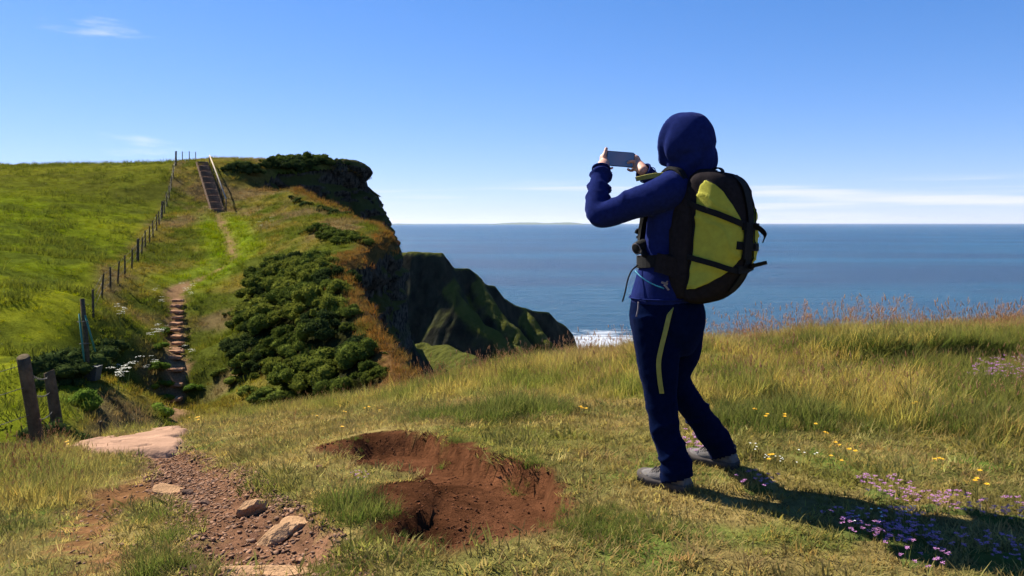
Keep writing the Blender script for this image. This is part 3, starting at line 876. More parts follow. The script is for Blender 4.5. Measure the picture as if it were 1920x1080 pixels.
tall_protos = [grass_proto(40 + s, 24, 0.07, 0.07, 0.21, 0.0044, 0.6, 0.8, heads=(2, 1, 3, 0, 5)[s], hh=(0.16, 0.33), hw=1.25) for s in range(5)]
x, y = near_points(130)
tall = tallness(x, y); bm = bare_mask(x, y); patch = sstep(0.36, 0.6, fbm2(x, y, 1.1, 3, 131))
k = rng.random(len(x)) < (1 - bm) * np.clip(tall * (0.2 + 0.8 * patch), 0, 1)
k &= tall > 0.35
x, y, tall = x[k], y[k], tall[k]; n = len(x)
sz = rng.uniform(0.45, 1.05, n) * (0.5 + 0.5 * tall) * (0.65 + 0.5 * sstep(.4, .6, fbm2(x, y, 1.7, 2, 133))) * (1 - 0.35 * sstep(8.0, 9.5, y) * sstep(2, -1, x))
scatter("seeding_grass", tall_protos, np.stack([x, y, land(x, y)], 1), rand_rot(n, 0.14), np.stack([sz, sz, sz], 1), near_tint(x, y, tall), rng.integers(0, 5, n), M_grass,
        "tall seeding grass with pinkish heads along the crest")

# ripe heads crowd the skyline of the knoll
crest_protos = [grass_proto(50 + s, 7, 0.08, 0.08, 0.2, 0.004, 0.4, 0.5, heads=9, hh=(0.14, 0.30 + 0.04 * s), hw=1.5) for s in range(3)]
x, y = near_points(60, 6.5, 11.0)
cy = np.interp(x, [-4, -1, 0.5, 1.5, 3, 9], [9.5, 9.6, 9.0, 8.5, 8.3, 8.0])
k = rng.random(len(x)) < np.exp(-((y - cy) / 0.75) ** 2) * 0.5 * (0.35 + 0.65 * sstep(0.3, 1.8, x)) * sstep(-3.0, -1.0, x)
x, y = x[k], y[k]; n = len(x); sz = rng.uniform(0.6, 1.2, n) * (0.55 + 0.45 * sstep(0, 1.8, x))
scatter("ripe_grass_heads", crest_protos, np.stack([x, y, land(x, y)], 1), rand_rot(n, 0.16), np.stack([sz, sz, sz], 1), near_tint(x, y, np.ones(n)), rng.integers(0, 3, n), M_ripe,
        "pale ripe grass heads fringing the skyline of the knoll")

# ------------------------------------------------------------------ grass of the far slope
def hill_points(dens, y0=13, y1=98):
    n = int(dens * (y1 - y0) * 75)
    y = rng.uniform(y0, y1, n); x = rng.uniform(-68, 7, n)
    k = in_view(x, y, 0.06) & (x / y * F + 960 < 830)
    x, y = x[k], y[k]
    k = rng.random(len(x)) < np.clip(32.0 / y, 0.3, 1.0)
    x, y = x[k], y[k]
    k = in_poly(x, y, land_poly); return x[k], y[k]

hill_protos = [grass_proto(60 + s, 26, 0.22, 0.10, 0.30, 0.014, 0.5, 0.6, segs=2) for s in range(4)]
x, y = hill_points(13)
fs = field_side(x, y)
k = rng.random(len(x)) < (1 - 0.97 * hill_worn(x, y)) * (1 - 0.45 * fs) 
x, y, fs = x[k], y[k], fs[k]; n = len(x)
tus = sstep(0.56, 0.7, fbm2(x, y, 0.75, 3, 141))
sz = rng.uniform(0.6, 1.3, n) * (1 + 0.25 * (y > 50)) * (0.8 - 0.38 * fs + 0.55 * fs * tus)
tint = 0.82 * hill_colour(x, y) * rng.uniform(0.65, 1.35, (n, 1)) * (1 + rng.normal(0, 0.07, (n, 3)))
tint = mixc(tint, np.array([0.075, 0.10, 0.028]), 0.6 * fs * tus)
scatter("hillside_grass", hill_protos, np.stack([x, y, land(x, y)], 1), rand_rot(n, 0.2), np.stack([sz * 1.2, sz * 1.2, sz], 1), tint, rng.integers(0, 4, n), M_rough,
        "rough grass over the hillside and pasture")

# dark tussocks dotted through the pasture
x, y = hill_points(8)
fs = field_side(x, y); c1 = fbm2(x, y, 0.45, 3, 145); c2 = fbm2(x, y, 0.12, 2, 147)
k = (fs > 0.6) & (rng.random(len(x)) < 0.9 * sstep(0.52, 0.62, c1) * sstep(0.3, 0.5, c2) + 0.03)
x, y = x[k], y[k]; n = len(x); sz = rng.uniform(0.8, 1.9, n)
tint = mixc(np.array([0.05, 0.065, 0.014]), np.array([0.11, 0.12, 0.02]), rng.random(n))
scatter("pasture_tussocks", hill_protos, np.stack([x, y, land(x, y)], 1), rand_rot(n, 0.25), np.stack([sz * 1.3, sz * 1.1, sz], 1), tint, rng.integers(0, 4, n), M_rough,
        "dark tussocks dotted over the bright pasture")

# rusty tufts on the brink
P = np.array([tuple(e) for e in edge]); seg = np.hypot(*np.diff(P, axis=0).T); run = np.concatenate([[0], np.cumsum(seg)])
n = 1050
s = run[3] + (run[13] - run[3]) * rng.random(n) ** 1.15
s[:170] = rng.uniform(run[17] + 1.0, run[19], 170)
off_in = rng.normal(0.15, 0.4, n)
i = np.clip(np.searchsorted(run, s) - 1, 0, len(seg) - 1)
nrm = np.stack([np.diff(P[:, 1]) / seg, -np.diff(P[:, 0]) / seg], 1)[i]
x = np.interp(s, run, P[:, 0]) - nrm[:, 0] * off_in; y = np.interp(s, run, P[:, 1]) - nrm[:, 1] * off_in
dl = sdist(x, y, land_poly)
k = (fbm2(x, y, 0.5, 2, 151) > 0.36) & (dl > -0.6)
x, y, dl = x[k], y[k], dl[k]; n = len(x)
z = land(x, y) - 0.75 * np.clip(0.4 - dl, 0, 2) ** 1.2
sz = rng.uniform(0.6, 1.25, n)
tint = mixc(np.array([0.20, 0.085, 0.026]), np.array([0.11, 0.09, 0.03]), rng.random(n)) * rng.uniform(0.7, 1.3, (n, 1))
scatter("rusty_grass", hill_protos, np.stack([x, y, z], 1), rand_rot(n, 0.45), np.stack([sz, sz, sz], 1), tint, rng.integers(0, 4, n), M_rough,
        "dry rust coloured grass hanging over the cliff edge")
# ------------------------------------------------------------------ bushes
_bm = bmesh.new(); bmesh.ops.create_icosphere(_bm, subdivisions=2, radius=1.0)
ICO_V = np.array([v.co[:] for v in _bm.verts]); ICO_F = [[v.index for v in f.verts] for f in _bm.faces]; _bm.free()
def leafy_dome(R, V, Fc, c, r, flat, leaves, leaf):
    """one rounded cushion of twiggy foliage: a core under many small leaf faces"""
    G = np.random.default_rng(R.randrange(1 << 30)); sh = G.uniform(0, 50)
    def bump(d): return 0.80 + 0.55 * (fbm(d * 2.1 + sh, 3, 5) - 0.5)
    o = len(V); sc = np.array([r, r, r * flat])
    V += list(ICO_V * bump(ICO_V)[:, None] * sc + c)
    Fc += [[i + o for i in f] for f in ICO_F]
    u = G.uniform(-0.3, 1.0, leaves); a = G.uniform(0, 2 * math.pi, leaves); s = np.sqrt(1 - u * u)
    d = np.stack([s * np.cos(a), s * np.sin(a), u], 1)
    p = c + d * sc * (bump(d) + G.uniform(-0.02, 0.14, leaves))[:, None]
    e1 = G.normal(0, 1, (leaves, 3)); e1 /= np.linalg.norm(e1, axis=1)[:, None]
    e2 = np.cross(e1, d + 0.3 * G.normal(0, 1, (leaves, 3))); e2 /= np.linalg.norm(e2, axis=1)[:, None] + 1e-6
    L = (leaf * G.uniform(0.6, 1.4, leaves))[:, None]
    Q = np.stack([p - e1 * L * 0.5 - e2 * L * .3, p + e2 * L * 0.35, p + e1 * L * 0.6 + d * L * .5, p - e2 * L * 0.2 + d * L * .3], 1).reshape(-1, 3)
    o = len(V); V += list(Q); Fc += [[o + 4 * k, o + 4 * k + 1, o + 4 * k + 2, o + 4 * k + 3] for k in range(leaves)]

def bush_mesh(name, seed, domes, spread, r0, r1, flat=0.7, leaves=120, leaf=0.06, mound=0.35):
    R = random.Random(seed); V, Fc = [], []
    for k in range(domes):
        rr = spread * math.sqrt(R.random()); a = R.uniform(0, 2 * math.pi)
        r = R.uniform(r0, r1)
        z = mound * (1 - (rr / max(spread, 1e-3)) ** 2) + r * 0.25 + R.uniform(-0.08, 0.12)
        leafy_dome(R, V, Fc, np.array([rr * math.cos(a), rr * math.sin(a), z]), r, flat, leaves, leaf)
    me = poly_mesh(name, np.array(V), Fc)
    return me

def foliage_material(name, dark, light, trans=0.25, scale=3.0):
    m, n, l = new_mat(name)
    out = n.new("ShaderNodeOutputMaterial"); tc = n.new("ShaderNodeTexCoord"); oi = n.new("ShaderNodeObjectInfo")
    no = n.new("ShaderNodeTexNoise"); no.inputs["Scale"].default_value = scale; no.inputs["Detail"].default_value = 6; no.inputs["Roughness"].default_value = 0.7
    l.new(tc.outputs["Object"], no.inputs["Vector"])
    ad = n.new("ShaderNodeMath"); ad.operation = 'MULTIPLY_ADD'; l.new(oi.outputs["Random"], ad.inputs[0]); ad.inputs[1].default_value = 0.25; l.new(no.outputs[0], ad.inputs[2])
    mr = n.new("ShaderNodeMapRange"); mr.inputs["From Min"].default_value = 0.42; mr.inputs["From Max"].default_value = 0.85; l.new(ad.outputs[0], mr.inputs["Value"])
    mx = n.new("ShaderNodeMix"); mx.data_type = 'RGBA'; l.new(mr.outputs[0], mx.inputs[0]); mx.inputs[6].default_value = (*dark, 1); mx.inputs[7].default_value = (*light, 1)
    d = n.new("ShaderNodeBsdfDiffuse"); t = n.new("ShaderNodeBsdfTranslucent"); ms = n.new("ShaderNodeMixShader")
    l.new(mx.outputs[2], d.inputs[0]); l.new(mx.outputs[2], t.inputs[0]); ms.inputs[0].default_value = trans
    l.new(d.outputs[0], ms.inputs[1]); l.new(t.outputs[0], ms.inputs[2]); l.new(ms.outputs[0], out.inputs[0])
    return m

M_gorse = foliage_material("gorse_foliage", (0.045, 0.064, 0.013), (0.14, 0.17, 0.028))
M_dark = foliage_material("dark_scrub_foliage", (0.022, 0.036, 0.012), (0.055, 0.075, 0.02))
M_gorse2 = foliage_material("young_gorse_foliage", (0.065, 0.085, 0.015), (0.18, 0.195, 0.03), 0.3)
M_fresh = foliage_material("fresh_leaf_foliage", (0.07, 0.12, 0.018), (0.15, 0.22, 0.03), 0.35)
gorse_meshes = [bush_mesh("gorse_bush", 100 + s, 24, 0.72, 0.10, 0.36 - 0.03 * s, 0.85, 210, 0.065, 0.36) for s in range(6)]
scrub_meshes = [bush_mesh("scrub_bush", 120 + s, 8, 0.6, 0.22, 0.4, 0.75, 130, 0.07, 0.35) for s in range(3)]

def place_bush(name, me, mat_, x, y, s, label, cat, group, sz=1.0, sink=0.12):
    if len(me.materials) == 0: me.materials.append(mat_)
    o = obj(name, me, None)
    o.location = (x, y, float(land(np.array([x]), np.array([y]))[0]) - sink * s)
    o.rotation_euler = (random.uniform(-.1, .1), random.uniform(-.1, .1), random.uniform(0, 6.28)); o.scale = (s, s, s * sz)
    if me.materials[0] != mat_:
        o.material_slots[0].link = 'OBJECT'; o.material_slots[0].material = mat_
    return tag(o, label, cat, group)

def fill_poly(pix, spacing, seed):
    poly = plan(pix); P = np.array(poly); R = random.Random(seed); out = []
    for k in range(6000):
        x, y = R.uniform(P[:, 0].min(), P[:, 0].max()), R.uniform(P[:, 1].min(), P[:, 1].max())
        if not in_poly(np.array([x]), np.array([y]), poly)[0]: continue
        sp = spacing(x, y) if callable(spacing) else spacing
        if all((x - a) ** 2 + (y - b) ** 2 > sp * sp for a, b in out): out.append((x, y))
    return out

for x, y in fill_poly([(480, 545), (452, 610), (455, 690), (560, 745), (690, 735), (722, 706), (688, 640), (648, 575), (622, 500), (596, 480), (540, 480), (500, 505)], 0.72, 5):
    de_ = float(seg_dist(np.array([x]), np.array([y]), [tuple(e) for e in edge])[0][0]); mt = random.choice((M_gorse, M_gorse, M_gorse, M_gorse2, M_gorse2, M_gorse2, M_dark))
    tone = {M_gorse: "mid green", M_gorse2: "yellow green", M_dark: "dark green"}[mt]
    where = "beside the rusty grass of the cliff edge" if de_ < 2.0 else "at the upper end of the slope thicket" if y > 35.5 else "at the lower end of the slope thicket" if y < 29.5 else "in the thicket's flank facing the stone steps" if de_ > 4.6 else "in the middle of the slope thicket"
    place_bush("gorse_bush", random.choice(gorse_meshes), mt, x, y, random.choice((0.45, 0.7, 0.9, 1.1, 1.4)), tone + " gorse cushion " + where, "bush", tone + " gorse " + where, random.uniform(.8, 1.2))
for px, py, s in ((585, 436, 1.0), (600, 432, 1.2), (618, 438, 1.1), (635, 440, 1.2), (652, 443, 1.1), (668, 450, .9), (612, 447, .9), (645, 452, 1.0), (690, 456, .7)):
    g = ground_hit(px, py)
    place_bush("gorse_bush", random.choice(gorse_meshes), M_gorse, g[0], g[1], s, "low gorse bush in the band halfway up the slope", "bush", "gorse band halfway up the slope", 0.7)
for px in range(494, 655, 9):
    for row in (0, 1):
        yy = float(np.interp(px, [488, 520, 560, 600, 660, 693], [76, 78, 79.5, 81, 84, 86])) + (0.7, 2.4)[row] + random.uniform(-.4, .5)
        pxx = px + random.uniform(-4, 4); s = random.choice((0.7, 0.9, 1.1, 1.35)) * float(np.interp(px, [494, 540, 600, 640, 688], [.8, 1.1, 1.3, .95, .5]))
        place_bush("gorse_bush", random.choice(gorse_meshes), M_gorse if row else M_dark, (pxx - 960) / F * yy, yy, s, ("green gorse bush on the cliff top behind the front row" if row else "dark gorse bush right at the brink of the cliff top"), "bush", ("gorse behind the brink" if row else "gorse at the brink"), random.uniform(.85, 1.2))
for px, py, s in ((428, 318, .9), (440, 317, 1.1), (452, 316, 1.2), (464, 318, 1.2), (476, 322, 1.2), (458, 326, .9), (488, 326, 1.0), (446, 324, .7)):
    g = ground_hit(px, py)
    place_bush("scrub_bush", random.choice(scrub_meshes), M_dark, g[0], g[1], s, "dark low scrub beside the top of the wooden stairs", "bush", "scrub beside the stair top")
for px, py, s in ((560, 378, .7), (575, 385, .8), (548, 372, .6), (610, 395, .9), (628, 398, .9), (645, 402, .8), (600, 388, .7)):
    g = ground_hit(px, py)
    place_bush("scrub_bush", random.choice(scrub_meshes), M_dark, g[0], g[1], s, "small dark scrub at the edge of the gully under the cliff", "bush", "scrub along the gully edge", .8)
for px, py, s in ((105, 700, 1.5), (130, 690, 1.7), (155, 685, 1.6), (180, 672, 1.6), (205, 660, 1.4), (118, 720, 1.3), (150, 715, 1.2)):
    g = ground_hit(px, py)
    place_bush("scrub_bush", random.choice(scrub_meshes), M_dark, g[0], g[1], s * 0.75, "dark bramble bush at the foot of the tall pole", "bush", "brambles round the tall pole")
g = ground_hit(165, 762)
place_bush("leafy_bush", bush_mesh("leafy_bush", 140, 6, 0.42, 0.22, 0.34, 0.75, 160, 0.06, 0.4), M_fresh, g[0], g[1], 1.0, "small bright green rounded bush between fence posts and steps", "bush", None)
for x, y, s in ((-6.6, 9.2, .9), (-7.2, 10.4, 1.1), (-8.0, 11.5, 1.2), (-7.0, 8.0, .8), (-8.4, 9.6, 1.0), (-5.6, 9.6, .6), (-5.9, 10.8, .6), (-9.5, 12.5, 1.2)):
    place_bush("scrub_bush", random.choice(scrub_meshes), M_dark, x, y, s, "dark scrub behind the barbed wire fence posts", "bush", "scrub behind the near fence", 1.2)
for px, py, s in ((440, 715, .8), (470, 735, .9), (500, 742, 1.0), (530, 748, .9), (415, 700, .7), (455, 700, .7), (300, 720, .8), (292, 690, .8), (298, 650, .7), (308, 620, .7), (303, 745, .8), (300, 765, .8), (365, 730, .7), (430, 590, .6), (455, 585, .5)):
    g = ground_hit(px, py)
    place_bush("leafy_bush", random.choice(scrub_meshes), M_fresh if px < 400 else M_gorse, g[0], g[1], s * .8, "low leafy shrub growing beside the stone steps and thicket" , "bush", "leafy shrubs near the steps", .8)

# cow parsley by the steps
def umbel_mesh():
    R = random.Random(9); V, Fc = [], []
    me_mats = []
    for k in range(5):
        a = R.uniform(0, 6.28); h = R.uniform(0.6, 0.95); ln = R.uniform(0.05, 0.35)
        T, H = [], []
        blade(V, Fc, T, H, np.array([0., 0, 0]), a, h, 0.015, ln, 0.0, 2)
        me_mats += [0] * (len(Fc) - len(me_mats))
        c = np.array([math.cos(a) * ln * h, math.sin(a) * ln * h, h])
        for q in range(15):
            rr = 0.13 * math.sqrt(R.random()); b = R.uniform(0, 6.28); o = len(V)
            p = c + np.array([rr * math.cos(b), rr * math.sin(b), 0.03 - rr * 0.25 + R.uniform(-.01, .01)])
            for z in range(5): V.append(p + 0.022 * np.array([math.cos(z * 1.256), math.sin(z * 1.256), R.uniform(-.2, .2)]))
            Fc.append([o, o + 1, o + 2, o + 3, o + 4])
        me_mats += [1] * (len(Fc) - len(me_mats))
    me = poly_mesh("cow_parsley", np.array(V), Fc)
    me.materials.append(simple_mat("parsley_stem", (0.10, 0.15, 0.03), 0.8)); me.materials.append(simple_mat("parsley_flower", (0.46, 0.46, 0.38), 0.8, var=0.1))
    me.polygons.foreach_set("material_index", np.array(me_mats, np.int32))
    return me
um = umbel_mesh()
for px, py, s in ((232, 735, 1), (240, 728, 1.1), (222, 740, .9), (226, 610, .9), (350, 565, 1.1), (358, 572, .9), (362, 555, .9), (303, 583, .8), (282, 650, .8), (295, 645, .9), (358, 680, .8), (220, 710, .8),
                 (275, 710, .7), (290, 700, .7), (300, 640, .8), (490, 440, .9), (500, 436, .9), (510, 430, .8), (232, 600, .8), (290, 560, .7), (305, 635, .7)):
    g = ground_hit(px, py)
    o = obj("cow_parsley", um); o.location = g; o.location.z = float(land(g[0:1], g[1:2])[0]); o.scale = (s, s, s); o.rotation_euler.z = random.uniform(0, 6.28)
    tag(o, "white flowering cow parsley on the slope by the steps", "flower", "cow parsley on the slope")

# ------------------------------------------------------------------ timber and stone
M_post = simple_mat("weathered_post", (0.085, 0.068, 0.045), 0.9, 0.1, 0.45, 9.0, 0.6, 60.0)
M_wood = simple_mat("bleached_rail", (0.36, 0.31, 0.25), 0.85, 0.15, 0.25, 6.0, 0.4, 40.0)
M_stair = simple_mat("stair_timber", (0.115, 0.082, 0.058), 0.9, 0.1, 0.4, 5.0, 0.5, 40.0)
M_tread = simple_mat("worn_step_stone", (0.31, 0.175, 0.105), 0.95, 0.1, 0.3, 4.0, 0.5, 30.0)
M_wire = simple_mat("rusty_wire", (0.10, 0.085, 0.075), 0.6, 0.4, 0.4, 40.0)

def tube(points, radii, sides=8, cap=True):
    """verts and faces of a round bar through points"""
    P = np.asarray(points, float); n = len(P)
    r = np.broadcast_to(np.asarray(radii, float), (n,))
    t = np.gradient(P, axis=0); t /= np.linalg.norm(t, axis=1)[:, None]
    ref = np.array([0, 0, 1.0]) if abs(t[0][2]) < 0.9 else np.array([1.0, 0, 0])
    u = np.cross(t[0], ref); u /= np.linalg.norm(u)
    V, Fc = [], []
    for i in range(n):
        u = u - t[i] * np.dot(u, t[i]); u /= np.linalg.norm(u); v = np.cross(t[i], u)
        for k in range(sides):
            a = 2 * math.pi * k / sides
            V.append(P[i] + (u * math.cos(a) + v * math.sin(a)) * r[i])
    for i in range(n - 1):
        for k in range(sides):
            k2 = (k + 1) % sides
            Fc.append([i * sides + k, i * sides + k2, (i + 1) * sides + k2, (i + 1) * sides + k])
    if cap:
        Fc.append(list(range(sides))[::-1]); Fc.append([(n - 1) * sides + k for k in range(sides)])
    return V, Fc

def post_mesh(name, h, r, seed=0, sides=12):
    R = np.random.default_rng(seed)
    zs = np.concatenate([[-0.25], np.linspace(0, h - 0.015, 9), [h]])
    rr = np.concatenate([[r], np.linspace(r * 1.05, r * 0.93, 9), [r * 0.82]])
    V, Fc = tube([(0.012 * math.sin(z * 2.3 + seed) * r / 0.07, 0.012 * math.cos(z * 1.9) * r / 0.07, z) for z in zs], rr, sides)
    V = np.array(V); V[:, :2] *= (1 + 0.16 * (fbm(V * np.array([14, 14, 1.5]) * 0.07 / r, 2, seed) - 0.5))[:, None]
    V[-sides:, 2] += 0.02 * r / 0.07 * np.cos(np.arange(sides) / sides * 6.28 + seed)
    me = mesh_from(name, V, Fc)
    me.materials.append(M_post)
    return me

def join_parts(lists):
    V, Fc = [], []
    for v, f in lists:
        o = len(V); V += list(v); Fc += [[i + o for i in ff] for ff in f]
    return V, Fc

fence = empty("boundary_fence", (-12.7, 24, -4.7))
tag(fence, "post and wire boundary fence running up the hill along the pasture", "fence")
tops = [(175, 540), (191, 516), (207, 500), (221, 490), (234, 479.5), (247, 469), (257.5, 457.5), (265.5, 446), (273, 435), (280.5, 424.5), (287.5, 415), (294, 405), (299, 398), (303, 386), (308, 375), (313, 362), (317.5, 348), (321, 332), (325, 312), (329, 290)]
small_post = post_mesh("post", 1.15, 0.046, 3, 8); strainer = post_mesh("post", 1.4, 0.085, 5, 8)
fpos = []
def put_post(me, x, y, parent, lean=0.03, name="post"):
    o = obj(name, me, None, parent)
    z = float(land(np.array([x]), np.array([y]))[0])
    o.location = Vector((x, y, z)) - parent.location
    o.rotation_euler = (random.gauss(0, lean), random.gauss(0, lean), random.uniform(0, 6.28))
    return (x, y, z)
for k, (px, py) in enumerate(tops):
    g = ground_hit(px, py, lambda a, b: land0(a, b) + 1.1, 30)
    fpos.append(put_post(strainer if k in (6, 13, 19) else small_post, g[0], g[1], fence))
for px, py, y in ((342, 288, 83), (355, 288, 85), (367, 291, 87)):
    p = at(px, py, y)
    o = obj("post", small_post, None, fence); z = float(land(p[0:1], p[1:2])[0])
    o.location = Vector((p[0], p[1], max(z, p[2] - 1.15))) - fence.location; fpos.append((p[0], p[1], max(z, p[2] - 1.15)))
for h in (0.35, 0.7, 1.05):
    V, Fc = tube([np.array(p) + (0, 0, h) - np.array(fence.location) for p in fpos], 0.006, 4)
    obj("wire", mesh_from("wire", V, Fc), M_wire, fence)

# the near posts with barbed wire
nf = empty("barbed_wire_fence", tuple(at(62, 850, 8.0)))
tag(nf, "barbed wire fence on two leaning grey timber posts by the path", "fence")
def lean_post(pt, pb, y, r, seed):
    top, bot = at(*pt, y), at(*pb, y + 0.05)
    bot = bot + (bot - top) * 0.25
    h = np.linalg.norm(top - bot)
    me = post_mesh("post", h, r, seed, 16)
    o = obj("post", me, None, nf)
    o.location = Vector(bot) - nf.location
    o.rotation_euler = Vector(top - bot).to_track_quat('Z', 'Y').to_euler()
    return bot, top
b1, t1 = lean_post((45, 668), (70, 840), 8.0, 0.064, 11)
b2, t2 = lean_post((93, 696), (108, 815), 11.0, 0.072, 13)
b0, t0 = np.array([-7.6, 6.2, -3.3]), np.array([-7.7, 6.2, -1.9])
for k, fr in enumerate((0.93, 0.74, 0.5, 0.28)):
    pts = []
    for (p, q) in (((b0, t0), (b1, t1)), ((b1, t1), (b2, t2))):
        A = p[0] + (p[1] - p[0]) * fr + np.array([0, -0.06, 0]); B = q[0] + (q[1] - q[0]) * fr + np.array([0, -0.06, 0])
        for t in np.linspace(0, 1, 14):
            pts.append(A + (B - A) * t + np.array([0, 0, -0.07 * 4 * t * (1 - t)]))
    pts = [p - np.array(nf.location) for i, p in enumerate(pts) if i != 14]
    bits = [tube(pts, 0.0035, 5)]
    for t in np.linspace(0.02, 0.98, 44):
        i = t * (len(pts) - 1); j = int(i); p = pts[j] + (pts[min(j + 1, len(pts) - 1)] - pts[j]) * (i - j)
        for d in (np.array([0.3, 0.6, 0.7]), np.array([0.5, -0.4, 0.6])):
            bits.append(tube([p - d * 0.014, p + d * 0.014], 0.0022, 3))
    V, Fc = join_parts(bits)
    obj("wire", mesh_from("wire", V, Fc), M_wire, nf)

# the tall pole with its green pipes
pg = at(168, 712, 24.0); pz = float(land(pg[0:1], pg[1:2])[0])
pole = empty("tall_pole", (pg[0], pg[1], pz)); tag(pole, "tall dark timber pole with green pipes and a small box at its foot", "pole")
ptop = at(154, 560, 24.0) - np.array([pg[0], pg[1], pz])
V, Fc = tube([(0, 0, -0.3), ptop * 0.5, ptop], (0.075, 0.07, 0.065), 12); obj("post", mesh_from("post", V, Fc), M_post, pole)
M_pipe = simple_mat("green_pipe", (0.03, 0.16, 0.11), 0.5, 0.4, 0.2, 5.0)
for a, b in (((-0.03, -0.14, 0.0), (-0.06, -0.13, 0.82)), ((0.30, -0.1, 0.35), (0.10, -0.1, 0.80))):
    V, Fc = tube([np.array([ptop[0] * a[2], 0, 0]) + np.array([a[0], a[1], ptop[2] * a[2]]), np.array([ptop[0] * b[2], 0, 0]) + np.array([b[0], b[1], ptop[2] * b[2]])], 0.028, 8)
    obj("pipe", mesh_from("pipe", V, Fc), M_pipe, pole)
for zz in (0.45, 0.72):
    V, Fc = tube([(ptop[0] * zz - 0.13, -0.15, ptop[2] * zz), (ptop[0] * zz + 0.2, -0.13, ptop[2] * zz + .02)], 0.012, 6); obj("bracket", mesh_from("bracket", V, Fc), M_wire, pole)
bx = [(-0.13, -0.22), (0.27, -0.22), (0.27, 0.1), (-0.13, 0.1)]
V = [(x, y, 0.0) for x, y in bx] + [(x * 1.25, y * 1.1, 0.42) for x, y in bx]
obj("box", mesh_from("box", V, [(0, 3, 2, 1), (4, 5, 6, 7), (0, 1, 5, 4), (1, 2, 6, 5), (2, 3, 7, 6), (3, 0, 4, 7)], False), simple_mat("grey_box", (0.06, 0.065, 0.065), 0.6), pole)

# two short stakes at the end of the slab
for px, py, yy, lab in ((195, 789, 11.4, "thin dark stake rising behind the flat rock slab, the one nearer the fence posts"), (256, 785, 11.4, "thin dark stake rising behind the flat rock slab, the one nearer the steps")):
    p = at(px, py, yy); z = float(land(p[0:1], p[1:2])[0])
    o = obj("stake", post_mesh("stake", max(p[2] - z, 0.3), 0.022, int(px), 8)); o.location = (p[0], p[1], z); o.rotation_euler = (0.03, -0.05, 0)
    tag(o, lab, "stake")

def slab_block(w, d, h, seed, bev=0.03):
    bm = bmesh.new(); bmesh.ops.create_cube(bm, size=1.0)
    bmesh.ops.scale(bm, vec=(w, d, h), verts=bm.verts)
    bmesh.ops.bevel(bm, geom=list(bm.edges), offset=min(bev, h * 0.3), segments=1, affect='EDGES')
    bmesh.ops.subdivide_edges(bm, edges=[e for e in bm.edges if e.calc_length() > w * 0.4], cuts=2, use_grid_fill=True)
    R = np.random.default_rng(seed)
    for v in bm.verts:
        v.co += Vector(R.normal(0, 0.012, 3) * min(1, h / 0.1))
    me = bpy.data.meshes.new("step"); bm.to_mesh(me); bm.free()
    return me

steps = empty("stone_steps", tuple(ground_hit(327, 758))); tag(steps, "narrow flight of worn stone steps climbing the slope from the hollow", "steps")
A, B = ground_hit(328, 752), ground_hit(332.5, 566)
blocks = [slab_block(0.54, 0.34, 0.14, s) for s in range(5)]
for k in range(15):
    t = k / 14.0
    p = A + (B - A) * t
    x = p[0] + random.gauss(0, 0.035); y = p[1]
    z = max(float(land(np.array([x]), np.array([y]))[0]) - 0.02, A[2] + (B[2] - A[2]) * t - 0.03)
    o = obj("step", blocks[k % 5], M_tread, steps); o.location = Vector((x, y, z + 0.10)) - steps.location
    o.rotation_euler = (random.gauss(0.02, 0.02), random.gauss(0, 0.03), random.gauss(0, 0.06) + (math.pi if k % 2 else 0)); o.scale = (random.uniform(.9, 1.12), 1, 1)

# wooden stairs near the top of the hill
S0, S1 = ground_hit(408, 396), ground_hit(379, 308)
st = empty("wooden_stairs", tuple(S0)); tag(st, "steep dark wooden stairs with one pale handrail near the hilltop", "stairs")
dirp = (S1 - S0)[:2]; Ls = np.hypot(*dirp); dirp = dirp / Ls; rz = math.atan2(-dirp[0], dirp[1])
side = np.array([dirp[1], -dirp[0]])
NS = 24
stm = [slab_block(0.86, Ls / NS * 1.05, 0.12, 40 + s, 0.015) for s in range(3)]; rm = slab_block(0.86, 0.05, 0.2, 50, 0.01)
for k in range(NS):
    p = S0 + (S1 - S0) * (k + 0.5) / NS
    zl = S0[2] + 0.1 + (S1[2] - S0[2]) * k / (NS - 1)
    o = obj("step", stm[k % 3], M_stair if k % 3 else M_tread, st); o.location = Vector((p[0], p[1], zl + 0.05)) - st.location; o.rotation_euler = (0, random.gauss(0, .015), rz)
    o = obj("riser", rm, M_stair, st); q = p[:2] - dirp * Ls / NS * 0.52; o.location = Vector((q[0], q[1], zl - 0.06)) - st.location; o.rotation_euler = (0, 0, rz)
for sgn in (-1, 1):
    a = np.array([*(S0[:2] + side * 0.47 * sgn), S0[2] + 0.05]); b = np.array([*(S1[:2] + side * 0.47 * sgn), S1[2] + 0.15])
    V, Fc = tube([a - np.array(st.location), b - np.array(st.location)], 0.11, 4); obj("stringer", mesh_from("stringer", V, Fc, False), M_stair, st)
ra = np.array([*(S0[:2] + side * 0.66), S0[2] + 1.0]); rb = np.array([*(S1[:2] + side * 0.66), S1[2] + 0.85])
V, Fc = tube([ra - np.array(st.location), (ra + rb) / 2 - np.array(st.location) + np.array([0, 0, 0.06]), rb - np.array(st.location)], 0.06, 6); obj("handrail", mesh_from("handrail", V, Fc), M_wood, st)
for t in (0.0, 0.25, 0.5, 0.75, 1.0):
    p = ra + (rb - ra) * t
    V, Fc = tube([p + np.array([0, 0, -1.2]) - np.array(st.location), p - np.array(st.location)], 0.05, 6); obj("rail_post", mesh_from("rail_post", V, Fc), M_stair, st)

